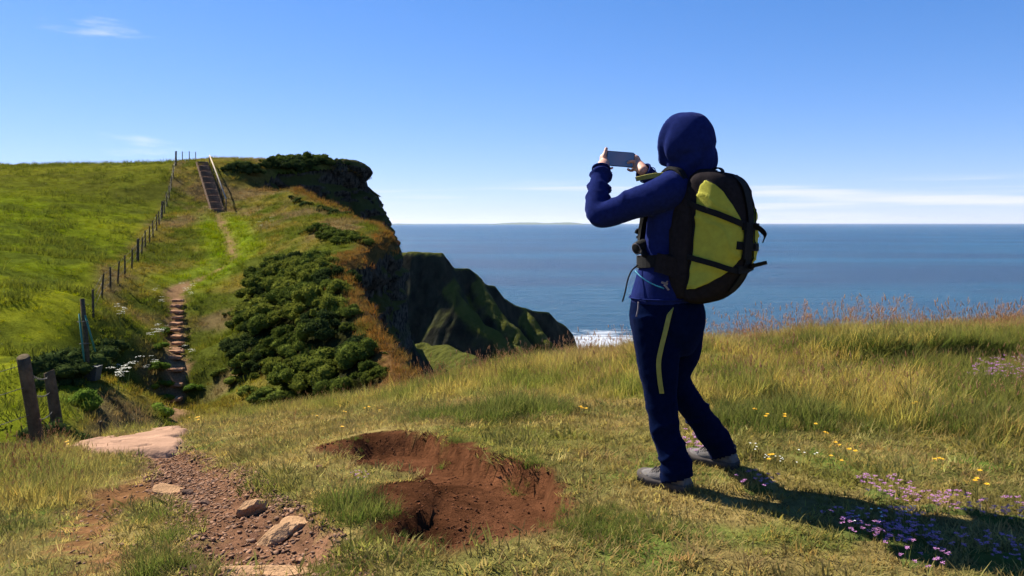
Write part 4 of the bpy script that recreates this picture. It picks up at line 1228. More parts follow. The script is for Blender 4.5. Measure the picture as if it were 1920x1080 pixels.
# ------------------------------------------------------------------ rocks
def rock_mesh(name, seed, dims, cuts=9, sub=3):
    R = np.random.default_rng(seed)
    bm = bmesh.new(); bmesh.ops.create_icosphere(bm, subdivisions=sub, radius=1.0)
    co = np.array([v.co[:] for v in bm.verts])
    for k in range(cuts):
        d = R.normal(0, 1, 3); d /= np.linalg.norm(d); h = R.uniform(0.5, 0.85)
        e = np.clip(co @ d - h, 0, None); co -= e[:, None] * d
    e = np.clip(co[:, 2] - 0.55, 0, None); co[:, 2] -= e
    co *= (1 + 0.30 * (fbm(co * 1.6, 3, seed) - 0.5) + 0.08 * (fbm(co * 6, 2, seed) - 0.5))[:, None]
    co *= np.array(dims)
    for v, c in zip(bm.verts, co): v.co = c
    me = bpy.data.meshes.new(name); bm.to_mesh(me); bm.free()
    me.polygons.foreach_set("use_smooth", np.zeros(len(me.polygons), bool))
    return me
M_rock = simple_mat("tan_sandstone", (0.33, 0.20, 0.11), 0.95, 0.1, 0.3, 9.0, 0.6, 60.0)
M_stone = simple_mat("red_gravel_stone", (0.19, 0.10, 0.062), 0.95, 0.1, 0.4, 12.0, 0.5, 80.0)
M_dstone = simple_mat("grey_gravel_stone", (0.13, 0.085, 0.065), 0.9, 0.15, 0.4, 12.0, 0.5, 80.0)
def put_rock(px, py, dims, seed, rot, label, mat_=M_rock, sink=0.25):
    g = ground_hit(px, py, lambda a, b: land(a, b)); o = obj("rock", rock_mesh("rock", seed, dims), mat_)
    o.location = (g[0], g[1], g[2] + dims[2] * (0.5 - sink)); o.rotation_euler = rot
    return tag(o, label, "rock")
put_rock(476, 962, (0.085, 0.075, 0.075), 21, (-0.35, 0.12, 0.4), "upright tan rock on the right edge of the stony path")
put_rock(548, 996, (0.095, 0.08, 0.06), 4, (-0.1, 0.1, 0.2), "broad tan rock in the path, the larger of the touching pair")
put_rock(515, 1012, (0.085, 0.06, 0.055), 6, (0.1, -0.35, 0.7), "tilted dark-sided rock leaning against the larger tan rock")
put_rock(318, 924, (0.13, 0.11, 0.045), 8, (0.1, 0.12, 0.3), "low flat tan rock at the left edge of the path")
put_rock(352, 928, (0.045, 0.04, 0.035), 9, (0.3, 0.2, 1.0), "small dark rock just right of the flat tan rock", M_dstone)
put_rock(358, 944, (0.04, 0.03, 0.016), 12, (0.05, 0.1, .3), "thin grey stone chip lying in the path below the flat rock", M_dstone)
put_rock(385, 946, (0.035, 0.025, 0.022), 14, (0.05, 0.3, .9), "small blackish stone in the middle of the path", M_dstone)
put_rock(500, 1082, (0.20, 0.10, 0.035), 15, (0.03, 0.05, 0.1), "wide flat tan stone at the bottom of the path")
put_rock(598, 865 + 14, (0.03, 0.025, 0.025), 16, (0.1, 0.2, 0.5), "small brown stone on the bare soil near the grass tuft", M_stone)

# crag of bare rock on the corner of the cliff top
def crag(px, py, y, dims, seed, rot, label):
    p = at(px, py, y); me = rock_mesh("crag", seed, dims, 10, 4)
    v, n_ = get_mesh(me); v = v + n_ * (0.35 * (np.abs(fbm(v * 1.6, 4, seed) - 0.5) * -2 + 0.4))[:, None]; me.vertices.foreach_set("co", v.astype(np.float32).ravel()); me.update()
    o = obj("crag", me, M_cliff); o.location = p; o.rotation_euler = rot
    tag(o, label, "rock")
def get_mesh(me):
    a = np.empty(len(me.vertices) * 3, np.float32); me.vertices.foreach_get("co", a); n_ = np.empty_like(a); me.vertices.foreach_get("normal", n_)
    return a.reshape(-1, 3).astype(float), n_.reshape(-1, 3).astype(float)
crag(662, 318, 85.2, (2.0, 1.8, 1.5), 31, (0.1, 0.15, 0.4), "dark rock crag forming the outer corner of the cliff top")
crag(628, 318, 83.6, (1.6, 1.4, 1.2), 33, (-0.1, 0.1, 1.4), "smaller dark crag tucked between the gorse and the cliff corner")

# the slab of bedrock the path crosses
def build_slab():
    P = np.array(slab_poly); c = P.mean(0)
    xs = np.arange(P[:, 0].min() - .1, P[:, 0].max() + .1, 0.035); ys = np.arange(P[:, 1].min() - .1, P[:, 1].max() + .1, 0.035)
    X, Y = np.meshgrid(xs, ys); n1 = fbm2(X, Y, 5.0, 3, 3) - 0.5
    d = sdist(X + n1 * .2, Y + n1 * .2, slab_poly)
    crack = np.abs(fbm2(X * 0.5 + 0.3 * Y, Y * 1.6, 1.5, 4, 161) - 0.5)
    Z = land(X, Y) + 0.07 * sstep(-0.02, 0.05, d) - 0.03 - 0.05 * sstep(0.022, 0.004, crack) + 0.05 * (np.floor(6 * fbm2(X, Y, 1.0, 2, 163)) / 6 - 0.5)
    ny, nx = X.shape; I = np.arange(ny * nx).reshape(ny, nx)
    q = np.stack([I[:-1, :-1], I[:-1, 1:], I[1:, 1:], I[1:, :-1]], -1).reshape(-1, 4)
    k = d.ravel() > -0.05; q = q[k[q].all(1)]
    used = np.zeros(nx * ny, bool); used[q.ravel()] = True; r = np.cumsum(used) - 1
    o = obj("rock_slab", fast_quads("rock_slab", np.stack([X.ravel(), Y.ravel(), Z.ravel()], 1)[used], r[q]), simple_mat("pinkish_bedrock", (0.30, 0.185, 0.125), 0.95, 0.1, 0.25, 3.0, 0.5, 35.0))
    tag(o, "broad pinkish slab of cracked bedrock where the path drops away", "rock")
build_slab()

# stones lying in the path: the larger ones singly, the rest as gravel
stone_me = [rock_mesh("stone", 200 + s, (1, 0.75, 0.36), 7, 2) for s in range(6)]
for k, m_ in enumerate(stone_me): m_.materials.append(M_stone if k % 5 else M_dstone)
PP = np.array(path_poly)
def path_points(n):
    x = rng.uniform(PP[:, 0].min() - .1, PP[:, 0].max() + .1, n); y = rng.uniform(2.6, PP[:, 1].max(), n)
    k = sdist(x, y, path_poly) > -0.05
    return x[k], y[k]
x, y = path_points(900); x, y = x[:150], y[:150]; z = land(x, y)
for a, b, c in zip(x, y, z):
    o = obj("stone", random.choice(stone_me), None, ground); s = random.uniform(0.012, 0.026)
    o.location = (a, b, c + s * 0.15); o.scale = (s, s, s); o.rotation_euler = (random.gauss(0, .25), random.gauss(0, .25), random.uniform(0, 6.28))
M_gravel_inst = new_mat("loose_gravel")
def gravel_material():
    m, n, l = M_gravel_inst
    out = n.new("ShaderNodeOutputMaterial"); b = n.new("ShaderNodeBsdfPrincipled"); ti = n.new("ShaderNodeAttribute"); ti.attribute_type = 'INSTANCER'; ti.attribute_name = "tint"
    l.new(ti.outputs["Vector"], b.inputs["Base Color"]); b.inputs["Roughness"].default_value = 1.0; b.inputs["Specular IOR Level"].default_value = 0.0
    l.new(b.outputs[0], out.inputs[0]); return m
M_gv = gravel_material()
gp_ = []
for s in range(5):
    me = rock_mesh("g", 300 + s, (1, 0.75, 0.3), 6, 1); v = np.array([w_.co[:] for w_ in me.vertices]); f = [list(p.vertices) for p in me.polygons]
    gp_.append((v, f, np.zeros(len(v)), np.zeros(len(v)))); bpy.data.meshes.remove(me)
x, y = path_points(42000)
xs2, ys2 = near_points(500, 2.5, 6.5); kk = (sdist(xs2, ys2, scuff_poly) > -0.05) & (rng.random(len(xs2)) < 0.6); x, y = np.concatenate([x, xs2[kk]]), np.concatenate([y, ys2[kk]]); n = len(x); s = 0.004 + 0.016 * rng.random(n) ** 2.2
tint = mixc(np.array([0.22, 0.125, 0.078]), np.array([0.16, 0.10, 0.07]), rng.random(n)) * rng.uniform(0.7, 1.35, (n, 1))
x2, y2 = near_points(1500, 2.5, 6.0); kk = sdist(x2, y2, soil_poly) > -0.04; x2, y2 = x2[kk], y2[kk]; n2 = len(x2)
s2 = 0.002 + 0.011 * rng.random(n2) ** 4; t2_ = mixc(np.array([0.10, 0.04, 0.02]), np.array([0.065, 0.03, 0.018]), rng.random(n2)) * rng.uniform(0.7, 1.4, (n2, 1))
x, y, s, tint = np.concatenate([x, x2]), np.concatenate([y, y2]), np.concatenate([s, s2]), np.concatenate([tint, t2_]); n = len(x)
g_o = scatter("gravel", gp_, np.stack([x, y, land(x, y) + s * 0.2], 1), rand_rot(n, 0.3), np.stack([s, s, s], 1), tint, rng.integers(0, 5, n), M_gv, "reddish gravel of the path and crumbs of soil")

# ------------------------------------------------------------------ tussocks and flowers
tus_spots = [(960, 775, 0.42, 1.1), (1000, 770, .3, 1), (915, 775, .3, 1), (820, 782, .35, .8), (640, 945, .14, .8), (665, 965, .16, .9), (695, 975, .12, .7), (1560, 715, .4, 1), (1690, 690, .5, 1.1), (1800, 690, .5, 1.1), (1600, 660, .4, 1), (1400, 700, .35, .8), (1500, 745, .3, .8), (1250, 690, .35, .8),
             (1700, 790, .35, .9), (1850, 800, .4, .9), (1900, 740, .4, 1), (285, 975, .10, .55), (300, 1015, .12, .6), (310, 1060, .12, .65), (260, 1040, .07, .4), (275, 1078, .12, .6), (1130, 1000, .2, .5), (1190, 985, .2, .5), (1100, 985, .2, .5), (700, 1055, .25, .6), (610, 1065, .10, .4), (660, 830, .12, .3), (982, 890, .09, .6), (845, 832, .08, .5)]
R_ = random.Random(77)
for k in range(46):
    px = R_.uniform(1330, 1910); tus_spots.append((px, R_.uniform(640, 800), R_.uniform(.10, .28), R_.uniform(.7, 1.25)))
xs_, ys_, szs_ = [], [], []
for px, py, r, s in tus_spots:
    g = ground_hit(px, py, lambda a, b: land(a, b))
    k = int(900 * r * r) + 8
    rr = r * np.sqrt(rng.random(k)); aa = rng.uniform(0, 6.28, k)
    xs_.append(g[0] + rr * np.cos(aa)); ys_.append(g[1] + rr * np.sin(aa)); szs_.append(s * rng.uniform(.6, 1.2, k) * (1.15 - .6 * rr / r))
x, y, s = map(np.concatenate, (xs_, ys_, szs_)); n = len(x)
tint = mixc(np.array([0.05, 0.08, 0.018]), np.array([0.10, 0.135, 0.028]), rng.random(n)) * rng.uniform(.7, 1.3, (n, 1))
scatter("green_tussocks", mid_protos, np.stack([x, y, land(x, y)], 1), rand_rot(n, .3), np.stack([s, s, s], 1), tint, rng.integers(0, 4, n), M_grass, "lush green tussocks standing in the dry turf")

def flower_mesh(name, kind, seed):
    R = random.Random(seed); V, Fc, mi, T, H = [], [], [], [], []
    def stem(x, y, h):
        blade(V, Fc, T, H, np.array([x, y, 0.0]), R.uniform(0, 6.28), h, 0.003, R.uniform(0, .2), 0.05, 2); mi.extend([0] * (len(Fc) - len(mi)))
        return V[-1]
    def bloom(c, r, petals, tilt):
        for k in range(petals):
            a = 6.283 * k / petals + R.uniform(-.1, .1); d = np.array([math.cos(a), math.sin(a), tilt]); s = np.array([-math.sin(a), math.cos(a), 0]); o = len(V)
            V.extend([c, c + d * r * .6 - s * r * .28, c + d * r, c + d * r * .6 + s * r * .28]); Fc.append([o, o + 1, o + 2, o + 3])
        mi.extend([1] * (len(Fc) - len(mi)))
    if kind == "yellow":
        for k in range(1 + seed % 3):
            c = stem(R.uniform(-.04, .04), R.uniform(-.04, .04), R.uniform(0.05, 0.11)); bloom(c, 0.012, 9, 0.35); bloom(c + np.array([0, 0, .002]), 0.007, 6, 0.9)
    elif kind == "white":
        for k in range(4):
            c = stem(R.uniform(-.05, .05), R.uniform(-.05, .05), R.uniform(0.05, 0.10)); bloom(c, 0.007, 7, 0.3)
    else:
        for k in range(19):
            rr = 0.12 * math.sqrt(R.random()); a = R.uniform(0, 6.28)
            c = stem(rr * math.cos(a), rr * math.sin(a), R.uniform(0.03, 0.085))
            for q in range(7):
                b = R.uniform(0, 6.28); u = R.uniform(-.2, 1); bloom(c + 0.007 * np.array([math.cos(b), math.sin(b), u]), 0.006, 4, 0.4)
    if kind == "pink":                       # the mat of tiny leaves the flowers grow from
        o = len(V); n_ = 14
        V.append(np.array([0, 0, .014]))
        for q_, (rr_, zz_) in enumerate(((.05, .012), (.10, -.010))):
            for k in range(n_): a = 6.283 * k / n_; j_ = R.uniform(.8, 1.15); V.append(np.array([rr_ * j_ * math.cos(a), rr_ * j_ * math.sin(a), zz_ * R.uniform(.7, 1.3)]))
        for k in range(n_):
            k2 = (k + 1) % n_; Fc.append([o, o + 1 + k, o + 1 + k2]); Fc.append([o + 1 + k, o + 1 + n_ + k, o + 1 + n_ + k2, o + 1 + k2])
        mi.extend([0] * (len(Fc) - len(mi)))
    me = poly_mesh(name, np.array(V), Fc); me.materials.append(M_fstem); me.materials.append(M_bloom[kind]); me.polygons.foreach_set("material_index", np.array(mi, np.int32))
    return me
M_fstem = simple_mat("flower_stem", (0.07, 0.085, 0.022), 0.9)
M_bloom = {"yellow": simple_mat("yellow_petal", (0.72, 0.43, 0.02), 0.7, var=.12), "pink": simple_mat("thyme_petal", (0.40, 0.17, 0.36), 0.7, var=.2), "white": simple_mat("white_petal", (.75, .75, .68), .7, var=.08)}
def put_flowers(name, kind, spots, label, cat, group, s0=1.0):
    ms = [flower_mesh(name, kind, 400 + k) for k in range(3)]
    for px, py in spots:
        g = ground_hit(px, py + 14, lambda a, b: land(a, b)); o = obj(name, random.choice(ms))
        s = s0 * random.uniform(.8, 1.2); o.location = g; o.scale = (s, s, s); o.rotation_euler.z = random.uniform(0, 6.28)
        tag(o, label, cat, group)
put_flowers("yellow_flower", "yellow", [(1408, 783), (1422, 784), (1470, 797), (1440, 797), (1530, 817), (1543, 826), (1560, 853), (1558, 877), (1572, 879), (1584, 876), (1453, 880), (1722, 770), (1758, 884), (1832, 930), (1830, 905), (1086, 782)],
            "small yellow meadow flower in the tall grass beyond the shadow", "flower", "yellow flowers in the tall grass", 0.95)
put_flowers("yellow_flower", "yellow", [(600, 783), (690, 772), (707, 772), (640, 778), (350, 785), (375, 792), (130, 838), (640, 815)], "small yellow flower in the short turf near the crest", "flower", "yellow flowers by the crest", 1.1)
put_flowers("thyme_clump", "pink", [(1655, 915), (1672, 928), (1745, 940), (1790, 944), (1815, 945), (1860, 960), (1905, 965), (1420, 905)],
            "low clump of pink wild thyme along the upper edge of the shadow", "flower", "pink thyme along the shadow edge", 0.85)
put_flowers("thyme_clump", "pink", [(1690, 980), (1700, 995), (1710, 1010), (1725, 1025), (1690, 1010), (1720, 1040), (1600, 985), (1630, 985), (1850, 1030), (1900, 1035)],
            "low clump of purple thyme lying inside the dark shadow", "flower", "thyme inside the shadow", 0.9)
put_flowers("thyme_clump", "pink", [(1878, 690), (1895, 685), (1905, 695), (1860, 708), (1885, 708), (1868, 712), (1912, 680)], "tall clump of pink thyme on the bank at the picture's right edge", "flower", "pink thyme on the bank", 1.5)
put_flowers("thyme_clump", "pink", [(1298, 832), (1290, 842), (1302, 845)], "pink thyme clump showing between the walker's ankles", "flower", "thyme between the ankles", 0.9)
put_flowers("thyme_clump", "pink", [(676, 884)], "single pink thyme clump on the left rim of the soil hollow", "flower", None, 0.5)
put_flowers("white_flower", "white", [(1470, 868), (1512, 866), (1480, 872), (1440, 865), (1600, 985), (1425, 850), (1660, 980), (1700, 975)], "tiny white flowers in the grass near the walker's shadow", "flower", "white flowers near the shadow", 0.8)
# ------------------------------------------------------------------ the walker
def vec(*a): return np.array(a, float)
def unit(a): a = np.asarray(a, float); return a / np.linalg.norm(a)
FT = unit((-0.80, 0.60, 0.0)); LT = unit((-0.60, -0.80, 0.0)); UP = vec(0, 0, 1)      # trunk: forward, her left
FH = unit((-0.62, 0.78, 0.0)); LH = unit((-0.78, -0.62, 0.0))                          # head and phone

def catmull(P, n):
    P = np.asarray(P, float); out = []
    Q = np.vstack([2 * P[0] - P[1], P, 2 * P[-1] - P[-2]])
    for i in range(1, len(Q) - 2):
        for t in np.linspace(0, 1, n, endpoint=False):
            a, b, c, d = Q[i - 1], Q[i], Q[i + 1], Q[i + 2]
            out.append(0.5 * (2 * b + (c - a) * t + (2 * a - 5 * b + 4 * c - d) * t * t + (3 * b - a - 3 * c + d) * t ** 3))
    out.append(P[-1]); return np.array(out)

def limb(P, r, n=6, sides=14, round_ends=True):
    """a tapering closed limb through joints P with radii r"""
    C = catmull(np.column_stack([P, r]), n)
    pts, rad = list(C[:, :3]), list(C[:, 3])
    if round_ends:
        d0 = unit(pts[0] - pts[1]); d1 = unit(pts[-1] - pts[-2])
        pts = [pts[0] + d0 * rad[0] * k for k in (0.95, 0.7, 0.38)] + pts + [pts[-1] + d1 * rad[-1] * k for k in (0.38, 0.7, 0.95)]
        rad = [rad[0] * k for k in (0.25, 0.68, 0.92)] + rad + [rad[-1] * k for k in (0.92, 0.68, 0.25)]
    return tube(pts, rad, sides)

def loft(rings, sides=28, power=1.0, cap=True):
    """rings: (centre, axis vector a, axis vector b)"""
    V, Fc = [], []
    for c, a, b in rings:
        for k in range(sides):
            t = 2 * math.pi * k / sides; ct, s_ = math.cos(t), math.sin(t)
            V.append(c + a * math.copysign(abs(ct) ** power, ct) + b * math.copysign(abs(s_) ** power, s_))
    n = len(rings)
    for i in range(n - 1):
        for k in range(sides):
            k2 = (k + 1) % sides
            Fc.append([i * sides + k, i * sides + k2, (i + 1) * sides + k2, (i + 1) * sides + k])
    if cap:
        Fc.append(list(range(sides))[::-1]); Fc.append([(n - 1) * sides + k for k in range(sides)])
    return V, Fc

def dense(rows, m=4):
    """rows of numbers, smoothed between"""
    return catmull(np.asarray(rows, float), m)

def fuse(name, pieces, voxel, smooth=5):
    """melt overlapping closed pieces into one continuous skin"""
    V, Fc = join_parts(pieces)
    me = mesh_from(name + "_src", V, Fc)
    bm = bmesh.new(); bm.from_mesh(me); bmesh.ops.recalc_face_normals(bm, faces=bm.faces); bm.to_mesh(me); bm.free()
    o = bpy.data.objects.new(name + "_src", me); COL.objects.link(o)
    md = o.modifiers.new("r", 'REMESH'); md.mode = 'VOXEL'; md.voxel_size = voxel; md.adaptivity = 0
    ms = o.modifiers.new("s", 'SMOOTH'); ms.factor = 0.5; ms.iterations = smooth
    dg = bpy.context.evaluated_depsgraph_get()
    out = bpy.data.meshes.new_from_object(o.evaluated_get(dg)); out.name = name
    bpy.data.objects.remove(o); bpy.data.meshes.remove(me)
    out.polygons.foreach_set("use_smooth", np.ones(len(out.polygons), bool))
    return out

def get_v(me):
    a = np.empty(len(me.vertices) * 3, np.float32); me.vertices.foreach_get("co", a); n = np.empty_like(a); me.vertices.foreach_get("normal", n)
    return a.reshape(-1, 3).astype(float), n.reshape(-1, 3).astype(float)
def set_v(me, v):
    me.vertices.foreach_set("co", v.astype(np.float32).ravel()); me.update()

def cloth_folds(me, amp, chains, fold=0.05, seed=0, base=None):
    """soft folds: cross-folds along limbs plus broad creases"""
    v, n = get_v(me)
    d = 0.7 * amp * (fbm(v * 13, 3, seed) - 0.5) * 2
    for P, strength in chains:
        P = np.asarray(P); best = np.full(len(v), 1e9); run = np.zeros(len(v)); L = 0
        for a, b in zip(P[:-1], P[1:]):
            e = b - a; l = np.linalg.norm(e); t = np.clip((v - a) @ e / l ** 2, 0, 1); dd = np.linalg.norm(v - (a + t[:, None] * e), axis=1)
            m = dd < best; best = np.where(m, dd, best); run = np.where(m, L + t * l, run); L += l
        w = np.exp(-(best / 0.11) ** 2)
        ph = run / fold * 6.283 + 7.0 * (fbm(v * 5.0, 2, seed + 3) - 0.5)
        rid = np.sin(ph) * 0.6 + 0.4 * np.sin(ph * 0.53 + 1.7)
        rid = (1 - np.abs(rid)) ** 2 * 1.5 - 0.45
        gate = sstep(0.35, 0.62, fbm(v * 6.0, 2, seed + 9))
        d = d + strength * amp * w * rid * gate
    v = v + n * d[:, None]
    set_v(me, v)

foot_z = float(land(vec(0.8), vec(3.7))[0])
person = empty("person", (0.86, 3.75, foot_z))
tag(person, "person in a blue hooded jacket and navy trousers holding up a phone", "person")
PL = vec(*person.location)

# --- materials
M_skin = simple_mat("skin", (0.50, 0.27, 0.19), 0.55, 0.35, 0.12, 25.0)
M_jacket = simple_mat("blue_fleece", (0.011, 0.017, 0.082), 0.95, 0.0, 0.18, 60.0, 0.25, 420.0, sheen=0.11)
M_trouser = simple_mat("navy_trousers", (0.0024, 0.0055, 0.024), 0.9, 0.0, 0.2, 40.0, 0.2, 300.0, sheen=0.05)
M_trim = simple_mat("teal_trim", (0.03, 0.25, 0.36), 0.6)
M_shoe = simple_mat("grey_shoe", (0.15, 0.138, 0.133), 0.85, 0.2, 0.15, 60.0, 0.4, 250.0)
M_sole = simple_mat("dark_sole", (0.075, 0.065, 0.06), 0.85, 0.2, 0.2, 40.0)
M_black = simple_mat("black_webbing", (0.009, 0.009, 0.010), 0.8, 0.12, 0.3, 90.0, 0.3, 500.0)
M_char = simple_mat("charcoal_nylon", (0.019, 0.016, 0.017), 0.85, 0.0, 0.2, 50.0, 0.3, 300.0)
M_lime = simple_mat("lime_nylon", (0.36, 0.34, 0.04), 0.8, 0.15, 0.12, 30.0, 0.25, 250.0)
M_olive = simple_mat("olive_webbing", (0.27, 0.25, 0.055), 0.75, 0.2, 0.12, 60.0, 0.3, 500.0)
M_greybelt = simple_mat("grey_belt_pad", (0.20, 0.17, 0.18), 0.85, 0.2, 0.15, 60.0, 0.3, 300.0)

# --- skeleton (metres, in the place)
neck = at(1294, 335, 3.74); headc = at(1291, 270, 3.73)
shL, elL, wrL = at(1247, 362, 3.60), at(1126, 401, 3.68), at(1128, 316, 3.83)
shR, elR, wrR = at(1320, 358, 3.88), at(1268, 382, 4.07), at(1206, 320, 3.93)
hpL, knL, anL = at(1229, 600, 3.68), at(1240, 748, 3.645), vec(0.735, 3.60, foot_z + 0.07)
hpR, knR, anR = at(1276, 598, 3.82), at(1266, 712, 3.83), vec(1.045, 3.94, foot_z + 0.07)
pelvis = at(1251, 575, 3.75); waist = at(1256, 490, 3.75); chest = at(1270, 405, 3.75)
heelL, toeL = vec(0.785, 3.565, foot_z), vec(0.612, 3.73, foot_z)
heelR, toeR = vec(1.092, 3.905, foot_z), vec(0.905, 4.06, foot_z)

# --- phone
ph_c = at(1163, 298.5, 3.99)
ph_u = unit(at(1190, 300.5, 4.02) - at(1136, 296.5, 3.965)); ph_n = unit(np.cross(ph_u, UP)); ph_v = np.cross(ph_n, ph_u) * -1
if ph_n[1] > 0: ph_n = -ph_n
ph_v = unit(UP - ph_u * np.dot(UP, ph_u))
def ph(u, v, w): return ph_c + ph_u * u + ph_v * v + ph_n * w      # w towards the walker

# --- body: one continuous figure
B = []
hd_up = UP
B.append(loft([(headc + UP * z + FH * f, LH * a, FH * b) for z, a, b, f in dense([(-0.125, 0.012, 0.012, 0.045), (-0.115, 0.04, 0.045, 0.035), (-0.08, 0.058, 0.075, 0.01), (-0.03, 0.07, 0.092, 0.0), (0.02, 0.075, 0.097, -0.005), (0.06, 0.07, 0.09, -0.008), (0.095, 0.048, 0.062, -0.01), (0.113, 0.012, 0.015, -0.01)], 3)], 24))
B.append(limb([headc + FH * 0.088 + UP * 0.012, headc + FH * 0.103 - UP * 0.018, headc + FH * 0.112 - UP * 0.036], (0.009, 0.012, 0.014), 3, 8))      # nose
B.append(limb([headc + FH * 0.083 - UP * 0.068 + LH * 0.02, headc + FH * 0.092 - UP * 0.066, headc + FH * 0.083 - UP * 0.068 - LH * 0.02], (0.006, 0.009, 0.006), 3, 8))   # mouth
B.append(limb([headc + FH * 0.083 + UP * 0.022 + LH * 0.04, headc + FH * 0.092 + UP * 0.026, headc + FH * 0.083 + UP * 0.022 - LH * 0.04], (0.009, 0.01, 0.009), 3, 8))   # brow
for s in (1, -1):
    B.append(limb([headc + LH * 0.075 * s + UP * 0.015 - FH * 0.01, headc + LH * 0.08 * s - UP * 0.015, headc + LH * 0.075 * s - UP * 0.038], (0.012, 0.014, 0.009), 3, 8))  # ears
B.append(limb([headc - UP * 0.06, neck, neck - UP * 0.05], (0.052, 0.055, 0.07), 3))
B.append(loft([(c, LT * a, FT * b) for c, a, b in ((neck - UP * .02, .06, .06), (at(1287, 352, 3.75), .15, .08), (at(1281, 370, 3.75), .165, .095), (chest, .155, .1), (waist, .13, .1), (pelvis, .165, .13), (pelvis - UP * .08, .12, .1))]))
B.append(limb([shL, (shL + elL) / 2, elL, (elL * .45 + wrL * .55), wrL], (.05, .04, .033, .028, .024), 5)); B.append(limb([shR, (shR + elR) / 2, elR, (elR * .45 + wrR * .55), wrR], (.05, .04, .033, .028, .024), 5))
for h_, k_, a_ in ((hpL, knL, anL), (hpR, knR, anR)): B.append(limb([h_, (h_ + k_) / 2, k_, k_ * .6 + a_ * .4, a_], (.085, .075, .055, .055, .04), 5))
for a_, t_ in ((anL, toeL), (anR, toeR)): B.append(limb([a_ - UP * .02, a_ * .7 + t_ * .3 - UP * .028, a_ * .45 + t_ * .55 - UP * .03 + UP * .012], (.032, .024, .014), 4))
# hands: palm, four fingers, thumb
def finger(pts, r0=0.0090): B.append(limb(np.array(pts), np.linspace(r0, r0 * 0.78, len(pts)), 4, 10))
HLx = -0.079
palmL = ph(HLx - 0.014, -0.026, 0.010)
B.append(limb([wrL, wrL * .4 + palmL * .6, palmL, ph(HLx - 0.013, 0.004, -0.004)], (.027, .029, .026, .018), 5))
finger([palmL + ph_v * .0, ph(HLx - 0.017, 0.006, 0.016), ph(HLx - 0.011, 0.026, 0.012), ph(HLx - 0.004, 0.046, 0.008)], 0.0115)                   # thumb, upright along the short edge
finger([ph(HLx - 0.012, 0.010, -0.006), ph(HLx + 0.002, 0.030, -0.018), ph(HLx + 0.028, 0.034, -0.018), ph(HLx + 0.047, 0.030, -0.016)])
finger([ph(HLx - 0.012, -0.006, -0.008), ph(HLx + 0.004, 0.006, -0.020), ph(HLx + 0.032, 0.008, -0.019), ph(HLx + 0.052, 0.006, -0.016)])
finger([ph(HLx - 0.012, -0.020, -0.006), ph(HLx + 0.004, -0.016, -0.020), ph(HLx + 0.030, -0.016, -0.019), ph(HLx + 0.046, -0.017, -0.016)])
finger([ph(HLx - 0.010, -0.036, 0.0), ph(HLx + 0.008, -0.047, -0.008), ph(HLx + 0.028, -0.049, -0.004), ph(HLx + 0.036, -0.046, 0.004)], 0.008)   # little finger under the edge
HRx = 0.077
palmR = ph(HRx + 0.022, -0.020, -0.004)
B.append(limb([wrR, wrR * .5 + palmR * .5, palmR, ph(HRx + 0.016, 0.010, -0.010)], (.027, .030, .029, .020), 5))
finger([palmR + ph_n * .014, ph(HRx + 0.004, -0.016, 0.022), ph(HRx - 0.020, -0.008, 0.018), ph(HRx - 0.040, -0.014, 0.014)], 0.0115)            # thumb over the screen
finger([ph(HRx + 0.014, 0.014, -0.010), ph(HRx + 0.004, 0.032, -0.020), ph(HRx - 0.022, 0.030, -0.018), ph(HRx - 0.040, 0.022, -0.016)])
finger([ph(HRx + 0.016, 0.000, -0.012), ph(HRx + 0.002, 0.010, -0.022), ph(HRx - 0.026, 0.008, -0.019), ph(HRx - 0.046, 0.004, -0.016)])
finger([ph(HRx + 0.014, -0.022, -0.010), ph(HRx - 0.004, -0.030, -0.020), ph(HRx - 0.026, -0.030, -0.019), ph(HRx - 0.042, -0.028, -0.016)])
finger([ph(HRx + 0.012, -0.040, -0.004), ph(HRx - 0.008, -0.052, -0.004), ph(HRx - 0.026, -0.051, 0.000), ph(HRx - 0.036, -0.047, 0.006)], 0.0085)
body = obj("body", fuse("body", B, 0.0042, 3), M_skin, person)
for s in (1, -1):
    V, Fc = limb([headc + FH * 0.074 + LH * 0.033 * s + UP * 0.003, headc + FH * 0.079 + LH * 0.033 * s + UP * 0.003], (.012, .012), 3, 10); obj("eye", mesh_from("eye", V, Fc), M_sole, person)

# --- jacket
J = []
rows = dense([(1295, 326, .075, .075), (1290, 338, .11, .085), (1285, 350, .168, .10), (1281, 368, .192, .115), (1272, 405, .188, .125), (1265, 445, .172, .125), (1258, 485, .165, .125), (1253, 525, .182, .145), (1251, 552, .196, .158), (1250, 566, .196, .158)], 4)
J.append(loft([(at(px, py, 3.75), LT * a, FT * b) for px, py, a, b in rows], 36))
armL = [at(1262, 352, 3.64), shL, (shL + elL) / 2 + vec(0, 0, -0.005), elL + vec(-.004, 0, -.004), (elL + wrL) / 2 + vec(-.012, 0, 0), wrL + (wrL - elL) * 0.03]
armR = [at(1312, 352, 3.84), shR, (shR + elR) / 2, elR, (elR + wrR) / 2, wrR + (wrR - elR) * 0.03]
J.append(limb(armL, (.080, .082, .069, .057, .051, .042), 6, 18)); J.append(limb(armR, (.08, .08, .066, .056, .046, .040), 6, 18))
# cloth gathered at the neck under the hood
J.append(loft([(c, LT * a, FT * b) for c, a, b in ((at(1296, 345, 3.73), .098, .095), (at(1296, 332, 3.73), .09, .09), (at(1297, 322, 3.73), .095, .098), (at(1297, 315, 3.73), .07, .07))]))
jm = fuse("jacket", J, 0.0075, 5)
cloth_folds(jm, 0.0062, [(np.array(armL), 3.0), (np.array(armR), 2.4), ([waist + UP * .1, pelvis], 1.2)], 0.125, 3)
